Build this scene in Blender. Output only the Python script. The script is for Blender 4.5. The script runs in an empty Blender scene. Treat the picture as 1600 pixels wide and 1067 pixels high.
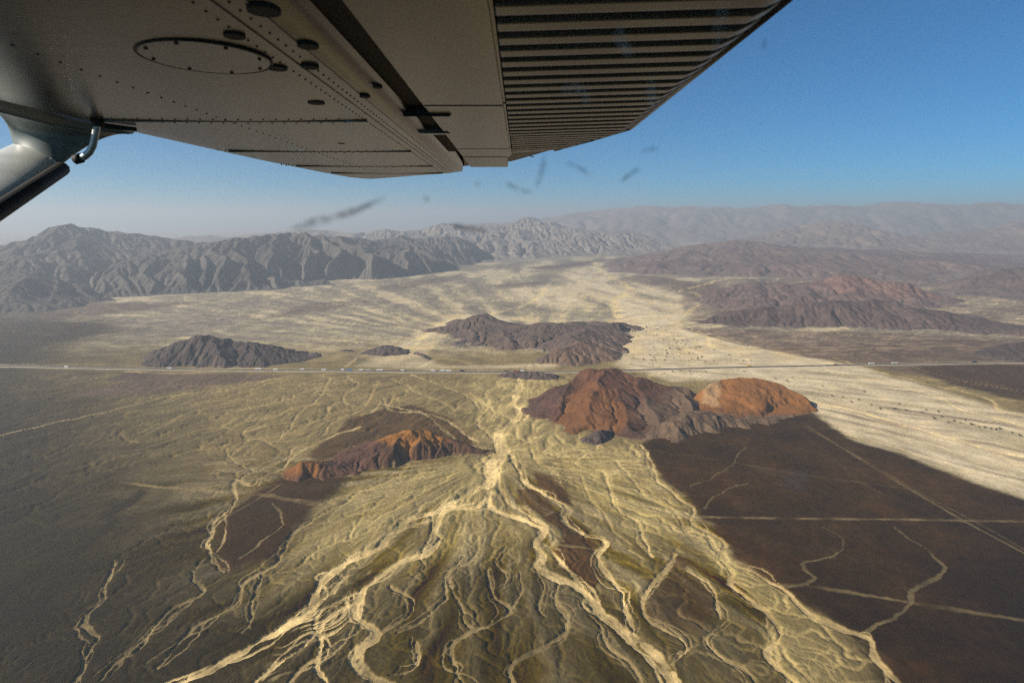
import bpy, bmesh, math, random, heapq
import numpy as np

C = bpy.context.scene.collection
R = math.radians
CAM_H = 500.0                       # flying height above the plain, metres
FOC = 900.0                         # focal length for a 1600 px wide frame
PITCH = math.atan((533.5 - 345.0) / FOC)

# ------------------------------------------------------------------ camera, sky, sun, exposure
cam_data = bpy.data.cameras.new("camera")
cam = bpy.data.objects.new("camera", cam_data)
C.objects.link(cam)
cam.location = (0, 0, CAM_H)
cam.rotation_euler = (R(90) - PITCH, 0, 0)
cam_data.sensor_fit = 'HORIZONTAL'
cam_data.sensor_width = 36.0
cam_data.lens = 36.0 * FOC / 1600.0
cam_data.clip_start = 0.05
cam_data.clip_end = 120000
cam_data.dof.use_dof = True
cam_data.dof.focus_distance = 60.0
cam_data.dof.aperture_fstop = 20.25 / 1000 / 0.003   # a 3 mm wide aperture
bpy.context.scene.camera = cam

SUN_EL, SUN_AZ = 29.0, 250.0        # azimuth clockwise from +Y: from the left, a little behind the camera
world = bpy.data.worlds.new("World")
bpy.context.scene.world = world
world.use_nodes = True
wn = world.node_tree
sky = wn.nodes.new("ShaderNodeTexSky")
sky.sky_type = 'NISHITA'
sky.sun_disc = False
sky.sun_elevation = R(SUN_EL)
sky.sun_rotation = R(SUN_AZ)
sky.altitude = 2500
sky.air_density = 1.0
sky.dust_density = 0.1
sky.ozone_density = 5.0
tint = wn.nodes.new("ShaderNodeMix"); tint.data_type = 'RGBA'; tint.blend_type = 'MULTIPLY'; tint.inputs[0].default_value = 1.0
tint.inputs[7].default_value = (0.24, 0.92, 1.16, 1.0)      # very clear, deep blue desert air
wn.links.new(sky.outputs[0], tint.inputs[6])
wn.links.new(tint.outputs[2], wn.nodes["Background"].inputs[0])
wn.nodes["Background"].inputs[1].default_value = 0.05

sd = bpy.data.lights.new("sun", 'SUN')
sd.energy = 5.0
sd.angle = R(0.5)
sd.color = (1.0, 0.90, 0.74)
sun = bpy.data.objects.new("sun", sd)
C.objects.link(sun)
sun.location = (-50, 0, 800)
_d = (math.sin(R(SUN_AZ)) * math.cos(R(SUN_EL)), math.cos(R(SUN_AZ)) * math.cos(R(SUN_EL)), math.sin(R(SUN_EL)))
from mathutils import Vector
sun.rotation_euler = Vector(_d).to_track_quat('Z', 'Y').to_euler()

sc = bpy.context.scene
sc.view_settings.view_transform = 'Standard'
sc.view_settings.look = 'None'
sc.view_settings.gamma = 1.0
sc.view_settings.use_curve_mapping = False
sc.view_settings.exposure = 0.66
sc.render.engine = 'CYCLES'
sc.cycles.volume_bounces = 0
sc.cycles.max_bounces = 5
sc.cycles.use_denoising = False
sc.cycles.filter_width = 1.1

HAZE_DENSITY = 8.4e-5
HAZE_COLOR = (0.78, 0.86, 0.95)

# ------------------------------------------------------------------ survey helpers
CP, SP = math.cos(PITCH), math.sin(PITCH)

def ray(px, py):
    a = (px - 800.0) / FOC
    u = (533.5 - py) / FOC
    return a, CP + u * SP, -SP + u * CP

def G(px, py):
    """Point of the plain that the survey photograph shows at this pixel."""
    a, y, z = ray(px, py)
    t = CAM_H / max(-z, 1e-3)
    return (a * t, y * t)

def crest(px, py, base):
    """A summit: footprint on the plain and height above it."""
    X, Y = G(px, base)
    a, y, z = ray(px, py)
    t = Y / y
    return (a * t, Y, CAM_H + z * t)

def gpoly(pts):
    return np.array([G(*p) for p in pts])

# ------------------------------------------------------------------ noise
_rng = np.random.RandomState(11)
_perm = np.concatenate([_rng.permutation(512)] * 3)
_ang = _rng.rand(512) * 2 * np.pi
_gx, _gy = np.cos(_ang), np.sin(_ang)

def noise(x, y, seed=0):
    x = x + seed * 17.31
    y = y - seed * 9.77
    xi = np.floor(x).astype(np.int64)
    yi = np.floor(y).astype(np.int64)
    xf = x - xi
    yf = y - yi
    u = xf * xf * xf * (xf * (xf * 6 - 15) + 10)
    v = yf * yf * yf * (yf * (yf * 6 - 15) + 10)
    xi &= 511
    yi &= 511
    def g(ix, iy, fx, fy):
        h = _perm[_perm[ix & 511] + (iy & 511)]
        return _gx[h] * fx + _gy[h] * fy
    a = g(xi, yi, xf, yf)
    b = g(xi + 1, yi, xf - 1, yf)
    c = g(xi, yi + 1, xf, yf - 1)
    d = g(xi + 1, yi + 1, xf - 1, yf - 1)
    return 1.45 * ((a + u * (b - a)) + v * ((c + u * (d - c)) - (a + u * (b - a))))

def fbm(x, y, octv=4, seed=0, gain=0.5):
    s = 0
    a = 1.0
    for k in range(octv):
        s = s + a * noise(x * 2 ** k, y * 2 ** k, seed + 3 * k)
        a *= gain
    return s

def sstep(a, b, x):
    t = np.clip((x - a) / (b - a), 0, 1)
    return t * t * (3 - 2 * t)

def seg_dist(px, py, ax, ay, bx, by):
    dx, dy = bx - ax, by - ay
    L = dx * dx + dy * dy + 1e-9
    t = np.clip(((px - ax) * dx + (py - ay) * dy) / L, 0, 1)
    return np.hypot(px - ax - t * dx, py - ay - t * dy), t

def poly_sd(X, Y, poly):
    """Signed distance to a polygon, positive inside."""
    d = np.full(X.shape, 1e9)
    ins = np.zeros(X.shape, bool)
    n = len(poly)
    for i in range(n):
        ax, ay = poly[i]
        bx, by = poly[(i + 1) % n]
        s, _ = seg_dist(X, Y, ax, ay, bx, by)
        d = np.minimum(d, s)
        if ay != by:
            c = ((ay > Y) != (by > Y)) & (X < (bx - ax) * (Y - ay) / (by - ay) + ax)
            ins ^= c
    return np.where(ins, d, -d)

# ------------------------------------------------------------------ mesh helpers
def link(o, parent=None):
    C.objects.link(o)
    if parent is not None:
        o.parent = parent
    return o

def tag(o, label=None, cat=None, group=None, kind=None):
    if label: o["label"] = label
    if cat: o["category"] = cat
    if group: o["group"] = group
    if kind: o["kind"] = kind
    return o

def grid_mesh(name, X, Y, Z, col, mat, kind='structure'):
    """A height field with an albedo attribute."""
    ny, nx = X.shape
    me = bpy.data.meshes.new(name)
    n = nx * ny
    me.vertices.add(n)
    co = np.empty((n, 3), np.float32)
    co[:, 0] = X.ravel(); co[:, 1] = Y.ravel(); co[:, 2] = Z.ravel()
    me.vertices.foreach_set("co", co.ravel())
    idx = np.arange(n).reshape(ny, nx)
    q = np.stack([idx[:-1, :-1], idx[:-1, 1:], idx[1:, 1:], idx[1:, :-1]], -1).reshape(-1, 4)
    f = len(q)
    me.loops.add(f * 4)
    me.loops.foreach_set("vertex_index", q.astype(np.int32).ravel())
    me.polygons.add(f)
    me.polygons.foreach_set("loop_start", np.arange(0, f * 4, 4, dtype=np.int32))
    me.polygons.foreach_set("loop_total", np.full(f, 4, dtype=np.int32))
    me.polygons.foreach_set("use_smooth", np.ones(f, dtype=bool))
    at = me.color_attributes.new("soil", 'FLOAT_COLOR', 'POINT')
    c4 = np.ones((n, 4), np.float32)
    c4[:, :3] = np.clip(col.reshape(n, 3), 0, 1)
    at.data.foreach_set("color", c4.ravel())
    me.update(calc_edges=True)
    me.materials.append(mat)
    o = bpy.data.objects.new(name, me)
    link(o)
    if kind: o["kind"] = kind
    return o

def soil_material(name, grain, bump, scale_far=1.0):
    m = bpy.data.materials.new(name)
    m.use_nodes = True
    nt = m.node_tree
    b = nt.nodes["Principled BSDF"]
    b.inputs["Roughness"].default_value = 0.95
    b.inputs["Specular IOR Level"].default_value = 0.15
    at = nt.nodes.new("ShaderNodeVertexColor"); at.layer_name = "soil"
    geo = nt.nodes.new("ShaderNodeNewGeometry")
    n1 = nt.nodes.new("ShaderNodeTexNoise"); n1.inputs["Scale"].default_value = 1 / (9.0 * scale_far)
    n1.inputs["Detail"].default_value = 7; n1.inputs["Roughness"].default_value = 0.65
    n2 = nt.nodes.new("ShaderNodeTexNoise"); n2.inputs["Scale"].default_value = 1 / (70.0 * scale_far)
    n2.inputs["Detail"].default_value = 5
    nt.links.new(geo.outputs["Position"], n1.inputs["Vector"])
    nt.links.new(geo.outputs["Position"], n2.inputs["Vector"])
    add = nt.nodes.new("ShaderNodeMath"); add.operation = 'ADD'
    nt.links.new(n1.outputs["Fac"], add.inputs[0]); nt.links.new(n2.outputs["Fac"], add.inputs[1])
    mr = nt.nodes.new("ShaderNodeMapRange")
    mr.inputs["From Min"].default_value = 0.6; mr.inputs["From Max"].default_value = 1.4
    mr.inputs["To Min"].default_value = 1 - grain; mr.inputs["To Max"].default_value = 1 + grain
    nt.links.new(add.outputs[0], mr.inputs["Value"])
    mx = nt.nodes.new("ShaderNodeVectorMath"); mx.operation = 'SCALE'
    nt.links.new(at.outputs["Color"], mx.inputs[0]); nt.links.new(mr.outputs[0], mx.inputs["Scale"])
    nt.links.new(mx.outputs[0], b.inputs["Base Color"])
    if bump:
        bp = nt.nodes.new("ShaderNodeBump"); bp.inputs["Strength"].default_value = 1.0
        bp.inputs["Distance"].default_value = bump
        nt.links.new(n1.outputs["Fac"], bp.inputs["Height"])
        nt.links.new(bp.outputs[0], b.inputs["Normal"])
    return m

GROUND_MAT = soil_material("desert_soil", 0.42, 1.8)
HILL_MAT = soil_material("hill_rock", 0.28, 2.5)
MOUNTAIN_MAT = soil_material("mountain_rock", 0.22, 6.0, 3.0)

# ------------------------------------------------------------------ soil colours (linear albedo)
PLAIN = np.array((0.212, 0.156, 0.064))
OLIVE = np.array((0.100, 0.070, 0.011))
FANC = np.array((0.385, 0.295, 0.122))
PALE = np.array((0.72, 0.59, 0.38))
SAND = np.array((0.78, 0.575, 0.26))
BROWN = np.array((0.105, 0.066, 0.046))
DARK = np.array((0.036, 0.0150, 0.003))
VIGNETTE_SOIL = np.array((0.015, 0.010, 0.003))  # soil darkened for lens vignetting; also tints small dark patches at left
GREYB = np.array((0.15, 0.12, 0.10))

# ------------------------------------------------------------------ the plain
NU, NV = 1460, 980
uu = np.linspace(-1.62, 1.62, NU)
vv = np.concatenate([np.linspace(500 / 330.0, 500 / 12000.0, NV - 60), 500 / np.geomspace(12200.0, 42000.0, 60)])
Yr = 500.0 / vv
GY = np.repeat(Yr[:, None], NU, 1)
GX = GY * uu[None, :]
col = np.empty(GX.shape + (3,))
col[:] = PLAIN

def rows_for(y0, y1):
    i0 = np.searchsorted(Yr, y0); i1 = np.searchsorted(Yr, y1)
    return max(0, i0 - 1), min(NV, i1 + 1)

def window(xmin, xmax, ymin, ymax):
    ymin = max(ymin, 330.0)
    if ymax <= ymin: return None
    i0, i1 = rows_for(ymin, ymax)
    us = [xmin / ymin, xmin / ymax, xmax / ymin, xmax / ymax]
    j0 = max(0, np.searchsorted(uu, min(us)) - 1); j1 = min(NU, np.searchsorted(uu, max(us)) + 1)
    if i1 - i0 < 1 or j1 - j0 < 1: return None
    return slice(i0, i1), slice(j0, j1)

WX = 14 * fbm(GX / 90, GY / 90, 4, 1)       # wobble used for every soil boundary
WY = 14 * fbm(GX / 90, GY / 90, 4, 2)
WXL = 60 * fbm(GX / 500, GY / 500, 4, 3)
WYL = 90 * fbm(GX / 500, GY / 500, 4, 4)

def patch(c, pts, soft, strength=1.0, wob=1.0, wobl=0.0, tex=None):
    p = gpoly(pts)
    big = np.max(np.ptp(p, axis=0))
    w = window(p[:, 0].min() - 3 * soft - 60, p[:, 0].max() + 3 * soft + 60, p[:, 1].min() - 3 * soft - 100, p[:, 1].max() + 3 * soft + 150)
    if w is None: return
    X = GX[w] + wob * WX[w] + wobl * WXL[w]
    Y = GY[w] + wob * WY[w] + wobl * WYL[w]
    s = sstep(-soft, soft, poly_sd(X, Y, p)) * strength
    if tex is not None: s = s * tex[w]
    col[w] += s[..., None] * (c - col[w])

# streaks of older and younger sediment, drawn out along the flow from the mountain gap
VX, VY = G(830, 555)
AX, AY = G(772, 720)
thV = np.arctan2(GX - VX, VY - GY)
rV = np.hypot(GX - VX, GY - VY)
thA = np.arctan2(GX - AX, AY - GY)
rA = np.hypot(GX - AX, GY - AY)
wV = noise(GX / 200, GY / 200, 5) * 0.022 + noise(GX / 70, GY / 70, 6) * 0.006
wA = noise(GX / 140, GY / 140, 7) * 0.045 + noise(GX / 45, GY / 45, 8) * 0.014
stre = fbm((thV + wV) * 22, rV / 420, 4, 9)
strA = fbm((thA + wA) * 14, rA / 260, 4, 10)
fan = sstep(40, 140, rA) * sstep(900, 500, rA) * (GY < AY + 20)
big = fbm(GX / 700, GY / 1100, 4, 12)

# lower fan: browner, darker soil than its feeder, plus painted lens falloff
t = sstep(1300, 620, GY)[..., None]
col += t * 0.75 * (OLIVE - col)
col *= (1 + 0.20 * stre + 0.16 * big)[..., None]
col += (fan * np.clip(0.30 * strA, -0.3, 0.45))[..., None] * (PALE - col) * 0.8

# far basin: paler between the ranges, with dark gravel sheets lying along it
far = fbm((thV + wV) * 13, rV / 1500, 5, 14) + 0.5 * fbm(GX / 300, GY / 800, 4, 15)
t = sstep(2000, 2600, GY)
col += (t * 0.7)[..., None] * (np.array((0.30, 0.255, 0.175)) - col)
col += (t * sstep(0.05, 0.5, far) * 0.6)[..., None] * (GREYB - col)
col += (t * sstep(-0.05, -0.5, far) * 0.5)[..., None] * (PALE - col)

col *= (1 + 0.13 * fbm((thA + wA) * 60, rA / 90, 3, 107) * fan + 0.12 * fbm((thV + wV) * 90, rV / 140, 3, 108) * sstep(2600, 1800, GY) * (1 - fan))[..., None]

stk = noise((thA + wA * 1.5) * 75, rA / 75, 181) * fan + noise((thV + wV * 2) * 120, rV / 110, 182) * (1 - fan) * sstep(2200, 1700, GY)
stk2 = noise((thA + wA * 1.5) * 140, rA / 38, 183) * fan + noise((thV + wV * 2) * 230, rV / 55, 184) * (1 - fan) * sstep(1900, 1400, GY)
STK = sstep(0.30, 0.62, stk) - 0.7 * sstep(0.30, 0.62, -stk) + 0.6 * (sstep(0.35, 0.65, stk2) - 0.7 * sstep(0.35, 0.65, -stk2))  # positive strokes are pale, negative ones paint the shade of small scarps
col *= (1 + 0.28 * STK)[..., None]

# broad soil units, with edge darkening of the lens painted into the colour
for edge, st in ((500, 0.32), (400, 0.45), (300, 0.5), (200, 0.55), (90, 0.6)):  # darkens stepwise to the left edge, lens falloff painted into albedo
    patch(VIGNETTE_SOIL, [(-900, 1400), (-900, 585), (edge - 400, 585), (edge - 230, 640), (edge - 110, 720), (edge, 850), (edge + 30, 980), (edge + 60, 1100), (edge + 40, 1400)], 110, st, 1, 1.2)
patch(VIGNETTE_SOIL * 1.25, [(300, 1140), (330, 1000), (420, 930), (560, 900), (640, 920), (700, 900), (900, 900), (1000, 960), (1080, 900), (1200, 980), (1260, 1140)], 50, 0.55, 1, 0.6)  # bottom of the fan: dark soil mixed with painted lens falloff
patch(DARK * 1.1, [(-800, 580), (-800, 505), (0, 500), (150, 500), (215, 515), (120, 535), (60, 560), (0, 572)], 140, 0.92, 1, 0.9)  # dark far-left gravel, deepened by painted edge falloff
patch(BROWN, [(-800, 500), (-800, 470), (0, 478), (200, 474), (330, 470), (200, 490), (0, 503)], 120, 0.85, 1, 0.8)  # brown far-left strip, darkened with the same edge falloff
for edge, st in ((330, 0.35), (180, 0.45), (40, 0.5)):  # more left-edge vignetting painted over the far plain
    patch(VIGNETTE_SOIL * 1.5, [(-900, 640), (-900, 480), (edge - 250, 480), (edge - 60, 530), (edge, 575), (edge - 20, 640)], 160, st, 1, 1.3)
patch(BROWN, [(110, 620), (220, 588), (300, 583), (420, 584), (450, 588), (330, 603), (240, 615)], 22, 0.85)
patch(BROWN * 0.8, [(170, 597), (190, 582), (230, 580), (262, 584), (230, 592)], 10, 0.9)
patch(BROWN * 1.2, [(400, 500), (470, 476), (560, 467), (580, 472), (480, 490)], 40, 0.6)
patch(BROWN * 1.2, [(560, 455), (640, 440), (720, 428), (730, 434), (640, 450)], 60, 0.6)
patch(BROWN, [(820, 418), (900, 411), (980, 402), (990, 406), (920, 416), (840, 421)], 60, 0.8, 1, .4)
patch(BROWN * 1.1, [(945, 440), (1000, 428), (1080, 440), (1130, 447), (1120, 452), (1040, 455), (950, 445)], 30, 0.7)
patch(BROWN * 1.1, [(770, 445), (840, 440), (860, 450), (830, 458), (780, 452)], 30, 0.5)
# pale gravel of the active wash right of the middle
strW = 0.5 + 0.9 * fbm((thV + wV) * 30, rV / 500, 4, 115)
strW2 = np.clip(0.75 + 0.8 * fbm(GX / 160 + GY / 900, GY / 700, 4, 117), 0, 1)
patch(PALE, [(880, 445), (880, 425), (950, 408), (960, 438), (1060, 456), (1092, 462), (1075, 490), (1050, 506), (985, 510), (960, 492), (880, 480), (790, 470), (780, 452)], 160, 0.85, 2, 1.0, strW2)
patch(PALE, [(960, 492), (1075, 490), (1050, 506), (1120, 528), (1230, 552), (1330, 572),
             (1430, 600), (1560, 640), (1900, 705), (1900, 900), (1600, 780), (1500, 740), (1420, 715), (1340, 690), (1277, 650), (1250, 615),
             (1150, 588), (1040, 590), (960, 572), (975, 540), (985, 510)], 30, 0.88, 1, 0.45, np.clip(0.62 + 0.55 * strW, 0, 1))
patch(PALE, [(640, 530), (700, 490), (760, 492), (860, 498), (760, 505), (700, 520), (660, 560), (700, 572), (880, 566), (870, 576), (650, 576), (560, 572)], 25, 0.45)
TX = np.clip(0.75 + 0.5 * fbm((thA + wA) * 12, rA / 150, 4, 171), 0, 1)
patch(FANC * 1.25, [(740, 585), (830, 584), (880, 600), (850, 620), (860, 660), (900, 690), (860, 710), (800, 740), (740, 740), (700, 730), (760, 690), (740, 640)], 40, 0.6, 1, 0.4, TX)
patch(FANC, [(800, 700), (880, 690), (1000, 700), (1080, 790), (1100, 850), (1040, 860), (960, 800), (880, 740)], 40, 0.8, 1, 0.4, TX)
patch(FANC * 0.9, [(540, 770), (620, 735), (700, 718), (780, 712), (760, 780), (640, 830), (500, 890), (420, 930), (380, 960), (470, 840)], 40, 0.8, 1, 0.4, TX)
patch(FANC * 0.8, [(700, 780), (760, 740), (800, 760), (860, 860), (780, 880), (700, 870), (640, 880)], 45, 0.7, 1, 0.4, TX)
patch(FANC * 0.95, [(1078, 800), (1132, 862), (1240, 938), (1340, 1000), (1385, 1090), (1240, 1090), (1198, 1000), (1212, 962), (1140, 900), (1085, 850)], 12, 0.75)
patch(BROWN * 1.6, [(1250, 610), (1400, 600), (1600, 650), (1900, 720), (1900, 880), (1600, 775), (1420, 710), (1300, 650)], 40, 0.75, 1, 0.4, np.clip(-0.15 + 1.5 * fbm((thV + wV) * 34, rV / 420, 4, 116), 0, 1))
# brown plain on the right, beyond the wash
patch(BROWN * 1.25, [(1060, 512), (1150, 515), (1400, 520), (1900, 545), (1900, 690), (1600, 622), (1480, 596), (1380, 575), (1250, 556), (1140, 535)], 25, 0.8)
patch(DARK * 1.15, [(1420, 575), (1500, 568), (1900, 572), (1900, 680), (1640, 632), (1560, 620), (1490, 600)], 22, 0.8)
patch(BROWN, [(1280, 545), (1450, 530), (1900, 545), (1900, 565), (1500, 562), (1350, 560)], 25, 0.6)
patch(BROWN * 1.3, [(1060, 470), (1085, 455), (1120, 450), (1200, 455), (1200, 500), (1080, 500)], 30, 0.65)
patch(BROWN * 1.3, [(1040, 452), (1130, 436), (1200, 436), (1900, 430), (1900, 520), (1200, 505)], 60, 0.6)
# desert pavement: the dark plateau and its smaller relatives
PLATEAU = [(998, 694), (1030, 676), (1110, 668), (1200, 655), (1272, 644), (1300, 668), (1340, 690), (1420, 715), (1500, 748), (1600, 782), (1900, 880), (1900, 1250),
           (1420, 1250), (1372, 1040), (1345, 1000), (1240, 938), (1150, 876), (1125, 840), (1088, 800), (1078, 780), (1030, 748), (1012, 722)]
JX0 = 1.6 * fbm(GX / 14, GY / 14, 3, 101); JY0 = 1.6 * fbm(GX / 14, GY / 14, 3, 102)
mott = np.exp(0.50 * fbm(GX / 120, GY / 160, 4, 151) + 0.28 * fbm(GX / 16, GY / 16, 3, 152))
before = col.copy()
WX += 3 * JX0; WY += 3 * JY0
patch(DARK, PLATEAU, 11, 0.96, 0.75)
WX -= 3 * JX0; WY -= 3 * JY0
patch(DARK * 0.35, [(1300, 1250), (1330, 960), (1450, 850), (1600, 830), (1900, 860), (1900, 1250)], 120, 0.8, 1, 0.6)  # pavement darkened further into the lower right corner, painted lens falloff
pm = sstep(-10, 20, poly_sd(GX, GY, gpoly(PLATEAU)))
col *= (1 + pm * (mott - 1))[..., None]
patch(DARK, [(342, 815), (372, 790), (400, 765), (440, 745), (490, 742), (545, 745), (520, 775), (490, 800), (455, 840), (420, 880), (375, 888), (350, 893), (340, 850)], 13, 0.93, 0.9)
patch(DARK * 1.5, [(834, 738), (862, 745), (890, 768), (893, 790), (865, 778), (838, 758)], 4, 0.85, 0.5)
patch(DARK * 1.5, [(806, 765), (828, 758), (862, 784), (870, 800), (850, 806), (825, 790), (805, 785)], 4, 0.75, 0.5)
patch(DARK * 1.4, [(850, 808), (880, 798), (900, 830), (930, 850), (932, 880), (944, 905), (925, 918), (895, 890), (868, 860), (880, 835)], 5, 0.9, 0.5)
patch(DARK * 1.4, [(1042, 880), (1060, 868), (1085, 876), (1070, 890)], 4, 0.8, 0.4)
patch(DARK * 1.3, [(1004, 930), (1040, 895), (1075, 893), (1110, 915), (1125, 960), (1100, 990), (1060, 985), (1010, 960)], 8, 0.55, 0.6)
patch(DARK * 1.4, [(520, 680), (548, 652), (600, 640), (640, 632), (700, 650), (735, 680), (740, 695), (680, 690), (600, 700), (500, 720), (480, 715)], 8, 0.8, 0.6)
patch(VIGNETTE_SOIL * 1.3, [(160, 800), (220, 762), (232, 765), (190, 800), (150, 815)], 6, 0.8, 0.5)
patch(VIGNETTE_SOIL, [(100, 870), (180, 800), (190, 806), (110, 880)], 10, 0.6, 0.8)

# ------------------------------------------------------------------ washes
carve = np.zeros_like(GX)
bank = np.zeros_like(GX)
floor_m = np.zeros_like(GX)
floor_b = np.zeros_like(GX)

def spline(P, step=5.0):
    P = np.array(P, float)
    Q = np.vstack([2 * P[0] - P[1], P, 2 * P[-1] - P[-2]])
    out = []
    for i in range(1, len(Q) - 2):
        p0, p1, p2, p3 = Q[i - 1], Q[i], Q[i + 1], Q[i + 2]
        n = max(2, int(np.hypot(*(p2 - p1)[:2]) / step))
        for k in range(n):
            s = k / n
            out.append(0.5 * ((2 * p1) + (-p0 + p2) * s + (2 * p0 - 5 * p1 + 4 * p2 - p3) * s * s + (-p0 + 3 * p1 - 3 * p2 + p3) * s ** 3))
    out.append(P[-1])
    return np.array(out)

JX = 1.6 * fbm(GX / 14, GY / 14, 3, 101)
JY = 1.6 * fbm(GX / 14, GY / 14, 3, 102)
B1 = fbm(GX / 60, GY / 60, 4, 103)
BAR = sstep(0.12, 0.38, noise((thA + wA) * 60, rA / 45, 104) + 0.4 * noise(GX / 9, GY / 9, 105))

def wash(pts, w0, w1, depth, bright, seed=0, sharp=0.22, meander=1.0):
    P = gpoly(pts)
    S = spline(P, 8.0)
    n = len(S)
    T = np.gradient(S, axis=0)
    T /= np.linalg.norm(T, axis=1, keepdims=True) + 1e-9
    s = np.arange(n) * 8.0
    off = (noise(s / 55, s * 0 + seed * 3.3, seed) * 7 + noise(s / 22, s * 0 + seed * 1.7, seed + 5) * 2.5) * meander
    S = S + np.stack([-T[:, 1], T[:, 0]], 1) * off[:, None]
    W = 0.74 * np.linspace(w0, w1, n) * (1 + 0.8 * noise(s / 40, s * 0 + 0.5, seed + 9))
    for i in range(n - 1):
        ax, ay = S[i]; bx, by = S[i + 1]
        m = 2.6 * max(W[i], 3) + 8
        wd = window(min(ax, bx) - m, max(ax, bx) + m, min(ay, by) - m, max(ay, by) + m)
        if wd is None: continue
        d, t = seg_dist(GX[wd] + 0.16 * WX[wd] + JX[wd], GY[wd] + 0.16 * WY[wd] + JY[wd], ax, ay, bx, by)
        hw = 0.5 * W[i]
        f = sstep(hw * (1 + sharp), hw * (1 - sharp), d)
        carve[wd] = np.maximum(carve[wd], sstep(hw * 1.25, hw * 0.85, d) * depth)
        bank[wd] = np.maximum(bank[wd], sstep(hw * 2.6, hw * 1.2, d) * 0.35 * depth)
        br = bright * np.clip(0.80 + 0.62 * B1[wd], 0.2, 1.1)
        f = f * (1 - 0.85 * BAR[wd] * min(1.0, max(0.0, (W[i] - 6) / 10)))
        better = f * br > floor_m[wd] * floor_b[wd]
        floor_b[wd] = np.where(better, br, floor_b[wd])
        floor_m[wd] = np.maximum(floor_m[wd], f)

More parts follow.
